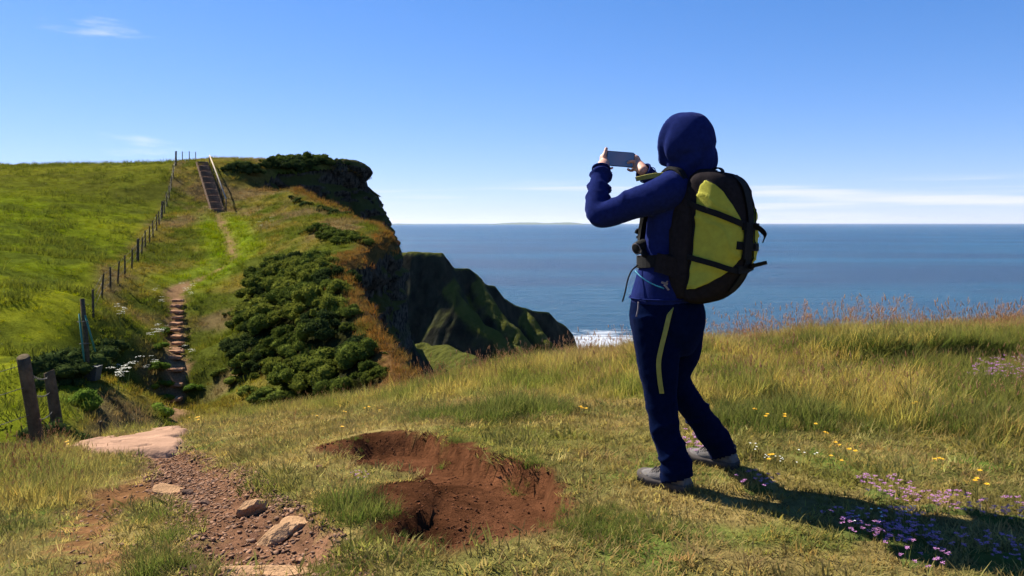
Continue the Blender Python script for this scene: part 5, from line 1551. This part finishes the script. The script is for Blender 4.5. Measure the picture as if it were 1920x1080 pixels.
# open the cuffs and hem so skin and trousers come out of the cloth
def open_ends(me, cuts):
    bm = bmesh.new(); bm.from_mesh(me)
    for c, n_, R_ in cuts:
        geom = [f for f in bm.faces if (np.linalg.norm(vec(*f.calc_center_median()) - c) < R_ and np.dot(vec(*f.calc_center_median()) - c, n_) > 0)]
        bmesh.ops.delete(bm, geom=geom, context='FACES')
    bm.to_mesh(me); bm.free()
    me.polygons.foreach_set("use_smooth", np.ones(len(me.polygons), bool))
open_ends(jm, [(wrL, unit(wrL - elL), .09), (wrR, unit(wrR - elR), .09)])
jacket = obj("jacket", jm, M_jacket, person)
sd = jacket.modifiers.new("t", 'SOLIDIFY'); sd.thickness = 0.003; sd.offset = -1
# hem and cuff seams
def ring_tube(c, a, b, r, name, mat_, parent, n=40):
    pts = [c + a * math.cos(t) + b * math.sin(t) for t in np.linspace(0, 2 * math.pi, n + 1)]
    V, Fc = tube(pts, r, 6, False); return obj(name, mesh_from(name, V, Fc), mat_, parent)
for w_, e_ in ((wrL, elL), (wrR, elR)):
    dd = unit(w_ - e_); a1 = unit(np.cross(dd, vec(.3, .2, 1))); b1 = np.cross(dd, a1); c_ = w_ - dd * .002 + (vec(-.002, 0, 0) if w_ is wrL else 0)
    ring_tube(c_, a1 * .041, b1 * .041, .0045, "cuff", M_jacket, jacket, 28); ring_tube(c_ - dd * .035, a1 * .046, b1 * .046, .0025, "cuff_seam", M_jacket, jacket, 28)
ring_tube(at(1250, 556, 3.75), LT * .200, FT * .162, .004, "hem_seam", M_jacket, jacket)
V, Fc = tube(catmull([at(1191, 508, 3.62), at(1203, 520, 3.575), at(1222, 532, 3.555), at(1245, 541, 3.555)], 5), 0.0028, 5); obj("pocket_trim", mesh_from("pocket_trim", V, Fc), M_trim, jacket)

# --- hood: open towards the face, with a bound edge
def build_hood():
    rows = dense([(1294, 213, .012, .012, .0), (1293, 217, .052, .056, .0), (1292, 226, .088, .094, .005), (1291, 242, .116, .122, .008), (1290, 262, .132, .136, .010), (1290, 282, .133, .136, .008), (1292, 300, .122, .126, .004), (1295, 315, .102, .108, 0), (1297, 334, .088, .095, 0)], 4)
    rows[:, 2:4] *= 0.945; rows[:, 0] += 1.0
    n = 56; V, Fc = [], []
    open_half = lambda z: 0.0
    th = 2 * np.pi * np.arange(n) / n
    m = len(rows); lo = []
    for i, (px, py, a, b, f) in enumerate(rows):
        c = at(px, py, 3.73) + FH * f
        t = i / (m - 1)
        half = 0.78 * sstep(0.20, 0.36, t) * sstep(0.99, 0.80, t)
        for k in range(n):
            # angle squeezed so a seam of columns frames the face opening
            s = -math.pi + 2 * math.pi * k / (n - 1)
            ang = math.copysign(half + (math.pi - half) * abs(s) / math.pi, s) if k not in (0, n - 1) else math.pi
            s2 = -1 + 2 * k / (n - 1)                       # -1..1 across the back from one edge to the other
            ang = math.pi + s2 * (math.pi - half - 0.02)
            V.append(c + FH * b * math.cos(ang) + LH * a * math.sin(ang))
    for i in range(m - 1):
        for k in range(n - 1):
            Fc.append([i * n + k, i * n + k + 1, (i + 1) * n + k + 1, (i + 1) * n + k])
    V = np.array(V)
    rel = V - headc; lo_ = sstep(0.0, -0.10, rel[:, 2]); fr_ = sstep(-0.02, 0.09, rel @ FH)
    d = 0.010 * (fbm(V * 9, 3, 33) - 0.5)
    d += 0.012 * lo_ * np.sin(rel @ LH * 75 + 5 * fbm(V * 8, 2, 35)) + 0.010 * fr_ * np.sin(rel @ FH * 95 + rel[:, 2] * 30 + 4 * fbm(V * 7, 2, 36))
    d += 0.012 * np.exp(-((rel[:, 2] - 0.10) / 0.05) ** 2) * sstep(-.05, .08, rel @ FH) - 0.007 * np.exp(-((rel[:, 2] + 0.035 + 0.25 * (rel @ LH)) / 0.016) ** 2) * sstep(0.02, -0.06, rel @ FH)
    ctr = V - headc; V = V + ctr / np.linalg.norm(ctr, axis=1)[:, None] * d[:, None]
    h = obj("hood", mesh_from("hood", V, Fc), M_jacket, person)
    s = h.modifiers.new("t", 'SOLIDIFY'); s.thickness = 0.005; s.offset = -1
    left = [V[i * n + n - 1] for i in range(m)]; right = [V[i * n] for i in range(m)]
    for edge_ in (left, right):
        vv, ff = tube(np.array(edge_[4:]), 0.0045, 6); obj("hood_binding", mesh_from("hood_binding", vv, ff), M_trim, h)
    mid = [V[i * n + n // 2] + (-FH) * 0.001 for i in range(m)]
    for q in (n // 2 - 7, n // 2 + 7):
        vv, ff = tube(np.array([V[i * n + q] for i in range(2, m)]), 0.0022, 5); obj("seam", mesh_from("seam", vv, ff), M_jacket, h)
build_hood()

# --- trousers
T_ = []
rows = dense([(1250, 535, .175, .14), (1250, 560, .190, .158), (1251, 590, .200, .170), (1252, 620, .190, .160), (1253, 650, .150, .125), (1253, 665, .10, .09)], 4)
T_.append(loft([(at(px, py, 3.75), LT * a, FT * b) for px, py, a, b in rows], 32))
legL = [hpL + UP * .02, at(1233, 665, 3.665), knL, at(1249, 812, 3.625), anL + UP * .035, anL - UP * .055]
legR = [hpR + UP * .03, at(1277, 655, 3.825), knR, at(1311, 780, 3.88), at(1350, 836, 3.935), anR - UP * .055]
T_.append(limb(legL, (.116, .100, .073, .066, .068, .072), 6, 20, False)); T_.append(limb(legR, (.116, .094, .073, .066, .065, .066), 6, 20, False))
tm = fuse("trousers", T_, 0.008, 5)
cloth_folds(tm, 0.007, [(np.array(legL), 1.5), (np.array(legR), 1.5)], 0.19, 13)
open_ends(tm, [(anL - UP * .030 + UP * .0, unit((0.25, -.2, -1)), .16), (anR - UP * .020, unit((0.3, -.2, -1)), .16)])
trousers = obj("trousers", tm, M_trouser, person)
sd = trousers.modifiers.new("t", 'SOLIDIFY'); sd.thickness = 0.003; sd.offset = -1
V, Fc = tube(catmull([at(1197, 566, 3.60), at(1196, 580, 3.592), at(1193, 594, 3.592)], 5), .0035, 5); obj("pocket_zip", mesh_from("pocket_zip", V, Fc), M_greybelt, trousers)

# --- shoes
def shoe(heel, toe):
    f = unit((toe - heel) * vec(1, 1, 0)); s = vec(-f[1], f[0], 0); L = np.linalg.norm((toe - heel)[:2]) + 0.02
    rt = empty("shoe", tuple(heel)); rt.parent = person; rt.location = Vector(heel - PL)
    rows = dense([(0.00, .020, .030, .02), (0.02, .034, .062, .02), (0.12, .040, .085, .02), (0.26, .040, .098, .02), (0.38, .041, .092, .02), (0.52, .044, .076, .02), (0.68, .049, .062, .02), (0.84, .046, .052, .02), (0.95, .034, .040, .02), (1.0, .012, .024, .02)], 3)
    V, Fc = [], []; n = 20
    for t, w, h, z0 in rows:
        for k in range(n):
            a = math.pi * 2 * k / n; u, q = math.cos(a), math.sin(a)
            zz = z0 + (h - z0) * (max(q, 0) ** 0.8) if q > 0 else z0
            V.append(f * L * t + s * w * math.copysign(abs(u) ** 0.75, u) * (1 - 0.25 * max(q, 0) ** 2) + UP * zz)
    m = len(rows)
    for i in range(m - 1):
        for k in range(n): Fc.append([i * n + k, i * n + (k + 1) % n, (i + 1) * n + (k + 1) % n, (i + 1) * n + k])
    Fc.append(list(range(n))[::-1]); Fc.append([(m - 1) * n + k for k in range(n)])
    up_ = obj("upper", mesh_from("upper", V, Fc), M_shoe, rt)
    V, Fc = [], []; out_ = [(t, w * 1.12 + .002) for t, w, h, z in rows]
    loop = [f * L * (t * 1.03 - .012) + s * w for t, w in out_] + [f * L * (t * 1.03 - .012) - s * w for t, w in out_[::-1]]
    n = len(loop); lift = lambda p: 0.018 * sstep(0.7, 1.0, np.dot(p, f) / L)
    for z in (-0.012, 0.016, 0.026): V += [p * (1.0 if z < .02 else 0.985) + UP * (z + lift(p)) for p in loop]
    for i in range(2):
        for k in range(n): Fc.append([i * n + k, i * n + (k + 1) % n, (i + 1) * n + (k + 1) % n, (i + 1) * n + k])
    Fc.append(list(range(n))[::-1]); Fc.append([2 * n + k for k in range(n)])
    obj("sole", mesh_from("sole", V, Fc), M_sole, rt)
    bits = []
    for k, t in enumerate((0.42, 0.50, 0.58, 0.66)):
        h = np.interp(t, rows[:, 0], rows[:, 2]); w = np.interp(t, rows[:, 0], rows[:, 1])
        bits.append(tube(catmull([f * L * t + s * w * .72 + UP * (h - .014), f * L * (t + .02) + UP * (h + .003), f * L * (t + .05) - s * w * .72 + UP * (h - .018)], 4), .0032, 5))
        bits.append(tube(catmull([f * L * t - s * w * .72 + UP * (h - .014), f * L * (t + .02) + UP * (h + .004), f * L * (t + .05) + s * w * .72 + UP * (h - .018)], 4), .0032, 5))
    V, Fc = join_parts(bits); obj("laces", mesh_from("laces", V, Fc), M_sole, rt)
    # collar and heel patch
    V, Fc = tube([f * L * (.20 + .16 * math.cos(a)) + s * .036 * math.sin(a) + UP * (.098 + .004 * math.cos(a)) for a in np.linspace(0, 6.283, 25)], .007, 6, False); obj("collar", mesh_from("collar", V, Fc), M_sole, rt)
shoe(heelL, toeL); shoe(heelR, toeR)
for o in person.children:                       # everything above was laid out in place; keep it there under the root
    if o.name.split(".")[0] != "shoe": o.matrix_parent_inverse = Matrix.Translation(-Vector(person.location))

# ------------------------------------------------------------------ phone
def rounded_box(hx, hy, hz, r, seg=5):
    out = []
    for cx, cy, a0 in ((hx - r, hy - r, 0), (-hx + r, hy - r, 90), (-hx + r, -hy + r, 180), (hx - r, -hy + r, 270)):
        for k in range(seg + 1):
            a = math.radians(a0 + 90 * k / seg); out.append((cx + r * math.cos(a), cy + r * math.sin(a)))
    n = len(out); lv = [(-hz, .94), (-hz * .6, 1), (hz * .6, 1), (hz, .97)]
    V = [(x * s_, y * s_, z) for z, s_ in lv for x, y in out]
    Fc = [[i * n + k, i * n + (k + 1) % n, (i + 1) * n + (k + 1) % n, (i + 1) * n + k] for i in range(3) for k in range(n)]
    Fc += [list(range(n))[::-1], [3 * n + k for k in range(n)]]
    return np.array(V), Fc
phone = empty("phone", tuple(ph_c)); tag(phone, "dark slim phone held sideways in both hands against the sky", "phone")
def to_ph(V): return V[:, :1] * ph_u + V[:, 1:2] * ph_v + V[:, 2:3] * ph_n
V, Fc = rounded_box(.0765, .0375, .0045, .010); obj("case", mesh_from("case", to_ph(V), Fc, False), M_black, phone)
def screen_material():
    m, n, l = new_mat("phone_screen"); out = n.new("ShaderNodeOutputMaterial"); b = n.new("ShaderNodeBsdfPrincipled"); l.new(b.outputs[0], out.inputs[0])
    tc = n.new("ShaderNodeTexCoord"); no = n.new("ShaderNodeTexNoise"); no.inputs["Scale"].default_value = 30; l.new(tc.outputs["Object"], no.inputs["Vector"])
    cr = n.new("ShaderNodeValToRGB"); cr.color_ramp.elements[0].color = (.010, .022, .05, 1); cr.color_ramp.elements[1].color = (.016, .035, .075, 1); l.new(no.outputs[0], cr.inputs[0]); l.new(cr.outputs[0], b.inputs["Base Color"])
    b.inputs["Roughness"].default_value = 0.2; b.inputs["Specular IOR Level"].default_value = 0.25; b.inputs["Emission Color"].default_value = (.018, .05, .14, 1); b.inputs["Emission Strength"].default_value = 0.3
    return m
V, Fc = rounded_box(.0735, .0345, .0006, .008); V[:, 2] += .0050; obj("screen", mesh_from("screen", to_ph(V), Fc, False), screen_material(), phone)
V, Fc = rounded_box(.012, .012, .0015, .004); V[:, 0] -= .055; V[:, 1] += .018; V[:, 2] -= .0055; obj("lens", mesh_from("lens", to_ph(V), Fc, False), M_sole, phone)

# ------------------------------------------------------------------ backpack
OUT = unit((0.74, -0.67, 0)); SD = unit((-0.67, -0.74, 0))            # away from her back; towards her left
pack_rows = dense([(1338, 322, .030, .060), (1341, 327, .068, .105), (1345, 338, .098, .132), (1348, 360, .120, .142), (1349, 400, .136, .148), (1348, 440, .141, .149), (1345, 480, .138, .147), (1338, 515, .124, .142), (1328, 542, .105, .132), (1318, 560, .075, .105), (1312, 568, .035, .060)], 5)
PKY = 3.60
backpack = empty("backpack", tuple(at(1340, 568, PKY))); tag(backpack, "lime green and black hiking backpack with dangling straps", "backpack")
BL = vec(*backpack.location)
def pack_pt(row, phi, off=0.0):
    """point on the pack: row index along the height, phi from straight out (0) towards her left (+)"""
    px, py, d, w = [np.interp(row, np.arange(len(pack_rows)), pack_rows[:, j]) for j in range(4)]
    c = at(px, py, PKY); e = 0.72
    cs, sn = math.cos(phi), math.sin(phi)
    q = OUT * d * math.copysign(abs(cs) ** e, cs) + SD * w * math.copysign(abs(sn) ** e, sn)
    return c + q * (1 + off / max(np.linalg.norm(q), 1e-6))
NR = len(pack_rows)
def row_of(py): return float(np.interp(py, pack_rows[:, 1], np.arange(NR)))
def build_pack():
    n = 120; rws = np.linspace(0, NR - 1, 90)
    V = np.array([pack_pt(r, -math.pi + 2 * math.pi * k / n) for r in rws for k in range(n)])
    d = 0.020 * (fbm(V * 6, 2, 55) - 0.5) + 0.004 * (1 - np.abs(np.sin(V[:, 2] * 22 + 14 * fbm(V * 4, 2, 57)))) ** 3
    c = V - np.repeat(np.array([at(*[np.interp(r, np.arange(NR), pack_rows[:, j]) for j in (0, 1)], PKY) for r in rws]), n, axis=0)
    V = V + c / (np.linalg.norm(c, axis=1)[:, None] + 1e-6) * d[:, None]
    body_f = [[i * n + k, i * n + (k + 1) % n, (i + 1) * n + (k + 1) % n, (i + 1) * n + k] for i in range(len(rws) - 1) for k in range(n)]
    body_f += [list(range(n)), [(len(rws) - 1) * n + k for k in range(n)][::-1]]
    obj("main_body", mesh_from("main_body", V - BL, body_f), M_char, backpack)
    # lime panels: bounded by the centre band (pinched at the top and flaring at the foot) and the side seam
    def panel(name, y0, y1, lo, hi, sgn):
        W_, H_ = 26, 60; P = []
        for i in range(H_):
            py = y0 + (y1 - y0) * i / (H_ - 1); a_, b_ = lo(py), hi(py)
            for k in range(W_):
                t = k / (W_ - 1); phi = sgn * (a_ + (b_ - a_) * t)
                puff = 0.010 * math.sin(math.pi * t) ** 0.5 * (abs(math.sin(math.pi * (py - 340) / 88.0 + .35)) ** 0.6)
                p = pack_pt(row_of(py), phi, 0.005 + puff)
                P.append(p)
        P = np.array(P); cc = P - at(1345, 440, PKY)
        P += cc / np.linalg.norm(cc, axis=1)[:, None] * (0.022 * (fbm(P * 8, 3, 55) - 0.5) + 0.009 * (1 - np.abs(np.sin(P[:, 2] * 26 + P[:, 0] * 30 + 9 * fbm(P * 5, 2, 57)))) ** 3)[:, None]
        I = np.arange(W_ * H_).reshape(H_, W_)
        q = np.stack([I[:-1, :-1], I[:-1, 1:], I[1:, 1:], I[1:, :-1]], -1).reshape(-1, 4)
        o = obj(name, mesh_from(name, P - BL, q), M_lime, backpack)
        s_ = o.modifiers.new("t", 'SOLIDIFY'); s_.thickness = .008; s_.offset = -1 if sgn > 0 else 1
        for col_ in (0, W_ - 1):
            vv, ff = tube(P[I[:, col_]] - BL, .0028, 5); obj("piping", mesh_from("piping", vv, ff), M_black, o)
    inner = lambda py: float(np.interp(py, [340, 350, 365, 385, 405, 425, 470, 492, 510, 528, 540], [1.5, 1.22, .92, .62, .38, .2, .2, .36, .7, 1.15, 1.7]))
    outer = lambda py: float(np.interp(py, [340, 350, 370, 420, 500, 540], [1.52, 1.62, 1.70, 1.74, 1.78, 1.75]))
    panel("left_panel", 341, 538, inner, outer, 1)
    panel("right_panel", 352, 530, lambda py: inner(py) * .9, lambda py: 1.9, -1)
build_pack()

def ribbon(pts, width, thick, wdir, name, mat_, parent, base, m=6):
    """flat webbing through pts, width along wdir (one vector or one for each point)"""
    P = catmull(pts, m) if m > 1 else np.asarray(pts); wd = np.asarray(wdir, float)
    wd = np.broadcast_to(wd, P.shape) if wd.ndim == 1 else np.array([[np.interp(i / (len(P) - 1), np.linspace(0, 1, len(wd)), wd[:, j]) for j in range(3)] for i in range(len(P))])
    t = np.gradient(P, axis=0); t /= np.linalg.norm(t, axis=1)[:, None] + 1e-9
    V, Fc = [], []
    for p, w_, tt in zip(P, wd, t):
        w_ = unit(w_ - tt * np.dot(w_, tt)); nn = np.cross(tt, w_)
        for a, b in ((-1, -1), (1, -1), (1, 1), (-1, 1)): V.append(p + w_ * a * width / 2 + nn * b * thick / 2 - base)
    for i in range(len(P) - 1):
        for k in range(4): Fc.append([i * 4 + k, i * 4 + (k + 1) % 4, (i + 1) * 4 + (k + 1) % 4, (i + 1) * 4 + k])
    Fc += [[3, 2, 1, 0], [(len(P) - 1) * 4 + k for k in range(4)]]
    return obj(name, mesh_from(name, V, Fc, False), mat_, parent)

def on_pack(lst, off=0.019): return [pack_pt(row_of(py), phi, off) for py, phi in lst]
ribbon(on_pack([(380, 1.95), (390, 1.6), (402, 1.2), (413, .7), (422, .25), (426, 0), (426, -.3), (424, -.7)]), .026, .004, UP, "compression_strap", M_black, backpack, BL)
ribbon(on_pack([(478, 2.0), (484, 1.6), (492, 1.2), (500, .7), (505, .25), (504, 0), (500, -.4), (497, -.8)]), .024, .004, UP, "compression_strap", M_black, backpack, BL)
ribbon(on_pack([(458, .55), (460, .25), (462, 0), (463, -.4), (463, -.8)]), .034, .005, UP, "compression_strap", M_black, backpack, BL)
ribbon(on_pack([(330, 0), (350, 0), (380, 0), (415, 0), (450, 0.02), (490, 0), (520, 0), (545, 0)], .012), .05, .004, SD, "centre_band", M_black, backpack, BL)
ribbon(on_pack([(418, .12), (440, .14), (462, .16), (482, .12)], .022), .060, .010, SD, "lash_patch", M_black, backpack, BL)
# loose ends
e1 = pack_pt(row_of(424), -.6, .012)
ribbon([e1, at(1410, 423, 3.5), at(1422, 427, 3.49), at(1434, 440, 3.49), at(1430, 455, 3.49)], .027, .003, vec(0.1, -.75, .66), "strap_end", M_black, backpack, BL)
e2 = pack_pt(row_of(499), -.6, .012)
ribbon([e2, at(1408, 499, 3.5), at(1422, 496, 3.48), at(1438, 492, 3.47)], .025, .003, vec(0.1, -.75, .66), "strap_end", M_black, backpack, BL)
e3 = pack_pt(row_of(463), -.5, .012)
ribbon([e3, at(1408, 463, 3.52), at(1417, 463, 3.5)], .022, .004, UP, "strap_end", M_black, backpack, BL)
for py, phi in ((424, .22), (503, .2)):
    c = pack_pt(row_of(py), phi, .016); ribbon([c - SD * .022, c + SD * .022], .032, .012, UP, "buckle", M_black, backpack, BL, 1)
# lid, grab loop, side pocket seam
ribbon([at(1333, 325, 3.64), at(1338, 317, 3.625), at(1347, 315, 3.60), at(1354, 319, 3.58), at(1356, 328, 3.57)], .022, .007, SD, "grab_loop", M_black, backpack, BL)
V, Fc = limb([at(1296, 352, 3.66), at(1303, 336, 3.655), at(1320, 329, 3.64), at(1340, 328, 3.61)], (.026, .032, .032, .024), 5, 12); obj("lid_fold", mesh_from("lid_fold", np.array(V) - BL, Fc), M_char, backpack)
V, Fc = loft([(at(px, py, y_), OUT * a, SD * b) for px, py, y_, a, b in dense([(1312, 340, 3.66, .05, .09), (1310, 352, 3.66, .06, .12), (1308, 375, 3.66, .065, .14), (1306, 420, 3.66, .07, .155), (1302, 470, 3.66, .07, .155), (1298, 520, 3.66, .065, .145), (1296, 556, 3.66, .05, .12)], 4)], 40, 0.6); obj("back_pad", mesh_from("back_pad", np.array(V) - BL, Fc), M_char, backpack)
# shoulder straps over the jacket, hip belt, chest buckle
def sh_strap(s):
    c = LT * s
    pts = [at(1306, 356, 3.68) + c * .10, at(1300, 336, 3.68) + c * .10, at(1289, 320, 3.71) + c * .105, at(1273, 322, 3.78) + c * .11, at(1252, 350, 3.86) + c * .112, at(1232, 405, 3.87) + c * .115, at(1228, 450, 3.85) + c * .125, at(1246, 482, 3.76) + c * .165]
    ribbon(pts, .062, .014, LT, "shoulder_strap", M_black, backpack, BL)
sh_strap(1); sh_strap(-1)
ribbon([at(1265, 330, 3.63), at(1240, 328, 3.66), at(1215, 331, 3.70), at(1192, 336, 3.72)], .022, .004, vec(.2, -.5, .8), "load_strap", M_olive, backpack, BL)
bc = at(1257, 487, 3.75)
belt = [bc + LT * .178 * math.cos(t) + FT * .142 * math.sin(t) + UP * (-.012 * math.sin(t)) for t in np.linspace(-0.7, math.pi + 0.7, 30)]
ribbon(belt, .055, .012, UP, "hip_belt", M_black, backpack, BL, 1)
ribbon(belt[12:17], .060, .018, UP, "belt_pad", M_greybelt, backpack, BL, 2)
# harness wings, made broad and dark to stand in for shade below her arm
ribbon([at(1272, 392, 3.585), at(1270, 430, 3.575), at(1272, 480, 3.575), at(1280, 530, 3.565)], .075, .014, vec(.7, -.5, 0), "harness_shade_wing", M_char, backpack, BL)
ribbon([at(1230, 492, 3.575), at(1250, 497, 3.555), at(1278, 508, 3.555)], .085, .014, UP, "hip_shade_wing", M_char, backpack, BL)
for a_, b_ in (((1240, 529), (1252, 533)), ((1252, 527), (1246, 534)), ((1246, 534), (1254, 544))):
    ribbon([at(*a_, 3.545), at(*b_, 3.545)], .009, .002, vec(.3, -.3, .9), "emblem", M_greybelt, backpack, BL, 1)
ribbon([at(1204, 392, 3.80), at(1203, 415, 3.79), at(1200, 432, 3.79)], .020, .004, vec(.8, .3, 0), "chest_strap", M_black, backpack, BL)
V, Fc = loft([(at(1200, py, 3.79), vec(w, 0, 0), vec(0, .008, 0)) for py, w in ((428, .012), (431, .022), (437, .026), (439, .012), (441, .01), (443, .018), (447, .018))], 10, .6); obj("chest_buckle", mesh_from("chest_buckle", np.array(V) - BL, Fc), M_black, backpack)
ribbon([at(1259, 576, 3.575), at(1255, 590, 3.560), at(1248, 620, 3.552), at(1240, 652, 3.552), at(1235, 680, 3.556), at(1237, 712, 3.560), at(1241, 738, 3.562)], .0215, .003, vec(.86, -.5, 0), "hanging_strap", M_olive, backpack, BL)
V, Fc = tube(catmull([at(1196, 497, 3.68), at(1184, 508, 3.665), at(1177, 525, 3.655), at(1172, 548, 3.65), at(1167, 566, 3.65)], 5), .0035, 6); obj("cord", mesh_from("cord", np.array(V) - BL, Fc), M_black, backpack)
# the round black case clipped at her waist
rc = at(1201, 463, 3.70)
lens = empty("belt_camera", tuple(rc)); tag(lens, "small round black camera clipped above the hip belt", "camera")
ax = unit((-.7, -.6, -.25)); u_ = unit(np.cross(ax, UP)); v_ = np.cross(ax, u_)
V, Fc = loft([(ax * z, u_ * r, v_ * r) for z, r in ((-.03, .012), (-.028, .030), (.012, .031), (.016, .028), (.03, .028), (.032, .024))], 24); obj("barrel", mesh_from("barrel", V, Fc), M_black, lens)
V, Fc = tube([ax * .031 + u_ * .024 * math.cos(t) + v_ * .024 * math.sin(t) for t in np.linspace(0, 6.283, 25)], .0022, 6, False); obj("rim", mesh_from("rim", V, Fc), M_greybelt, lens)
# ------------------------------------------------------------------ sea air
def build_haze():
    m, n, l = new_mat("sea_haze")
    out = n.new("ShaderNodeOutputMaterial"); v = n.new("ShaderNodeVolumePrincipled")
    v.inputs["Color"].default_value = (0.80, 0.88, 1.0, 1); v.inputs["Density"].default_value = 1.1e-5; v.inputs["Anisotropy"].default_value = 0.2
    l.new(v.outputs[0], out.inputs["Volume"])
    a, b, z0, z1 = 70000.0, 70000.0, -80.0, 200.0
    V = [(-a, -2500, z0), (a, -2500, z0), (a, b, z0), (-a, b, z0), (-a, -2500, z1), (a, -2500, z1), (a, b, z1), (-a, b, z1)]
    o = obj("haze", mesh_from("haze", V, [(0, 3, 2, 1), (4, 5, 6, 7), (0, 1, 5, 4), (1, 2, 6, 5), (2, 3, 7, 6), (3, 0, 4, 7)], False), m)
    tag(o, kind="stuff", label="thin blue haze of the sea air")
build_haze()
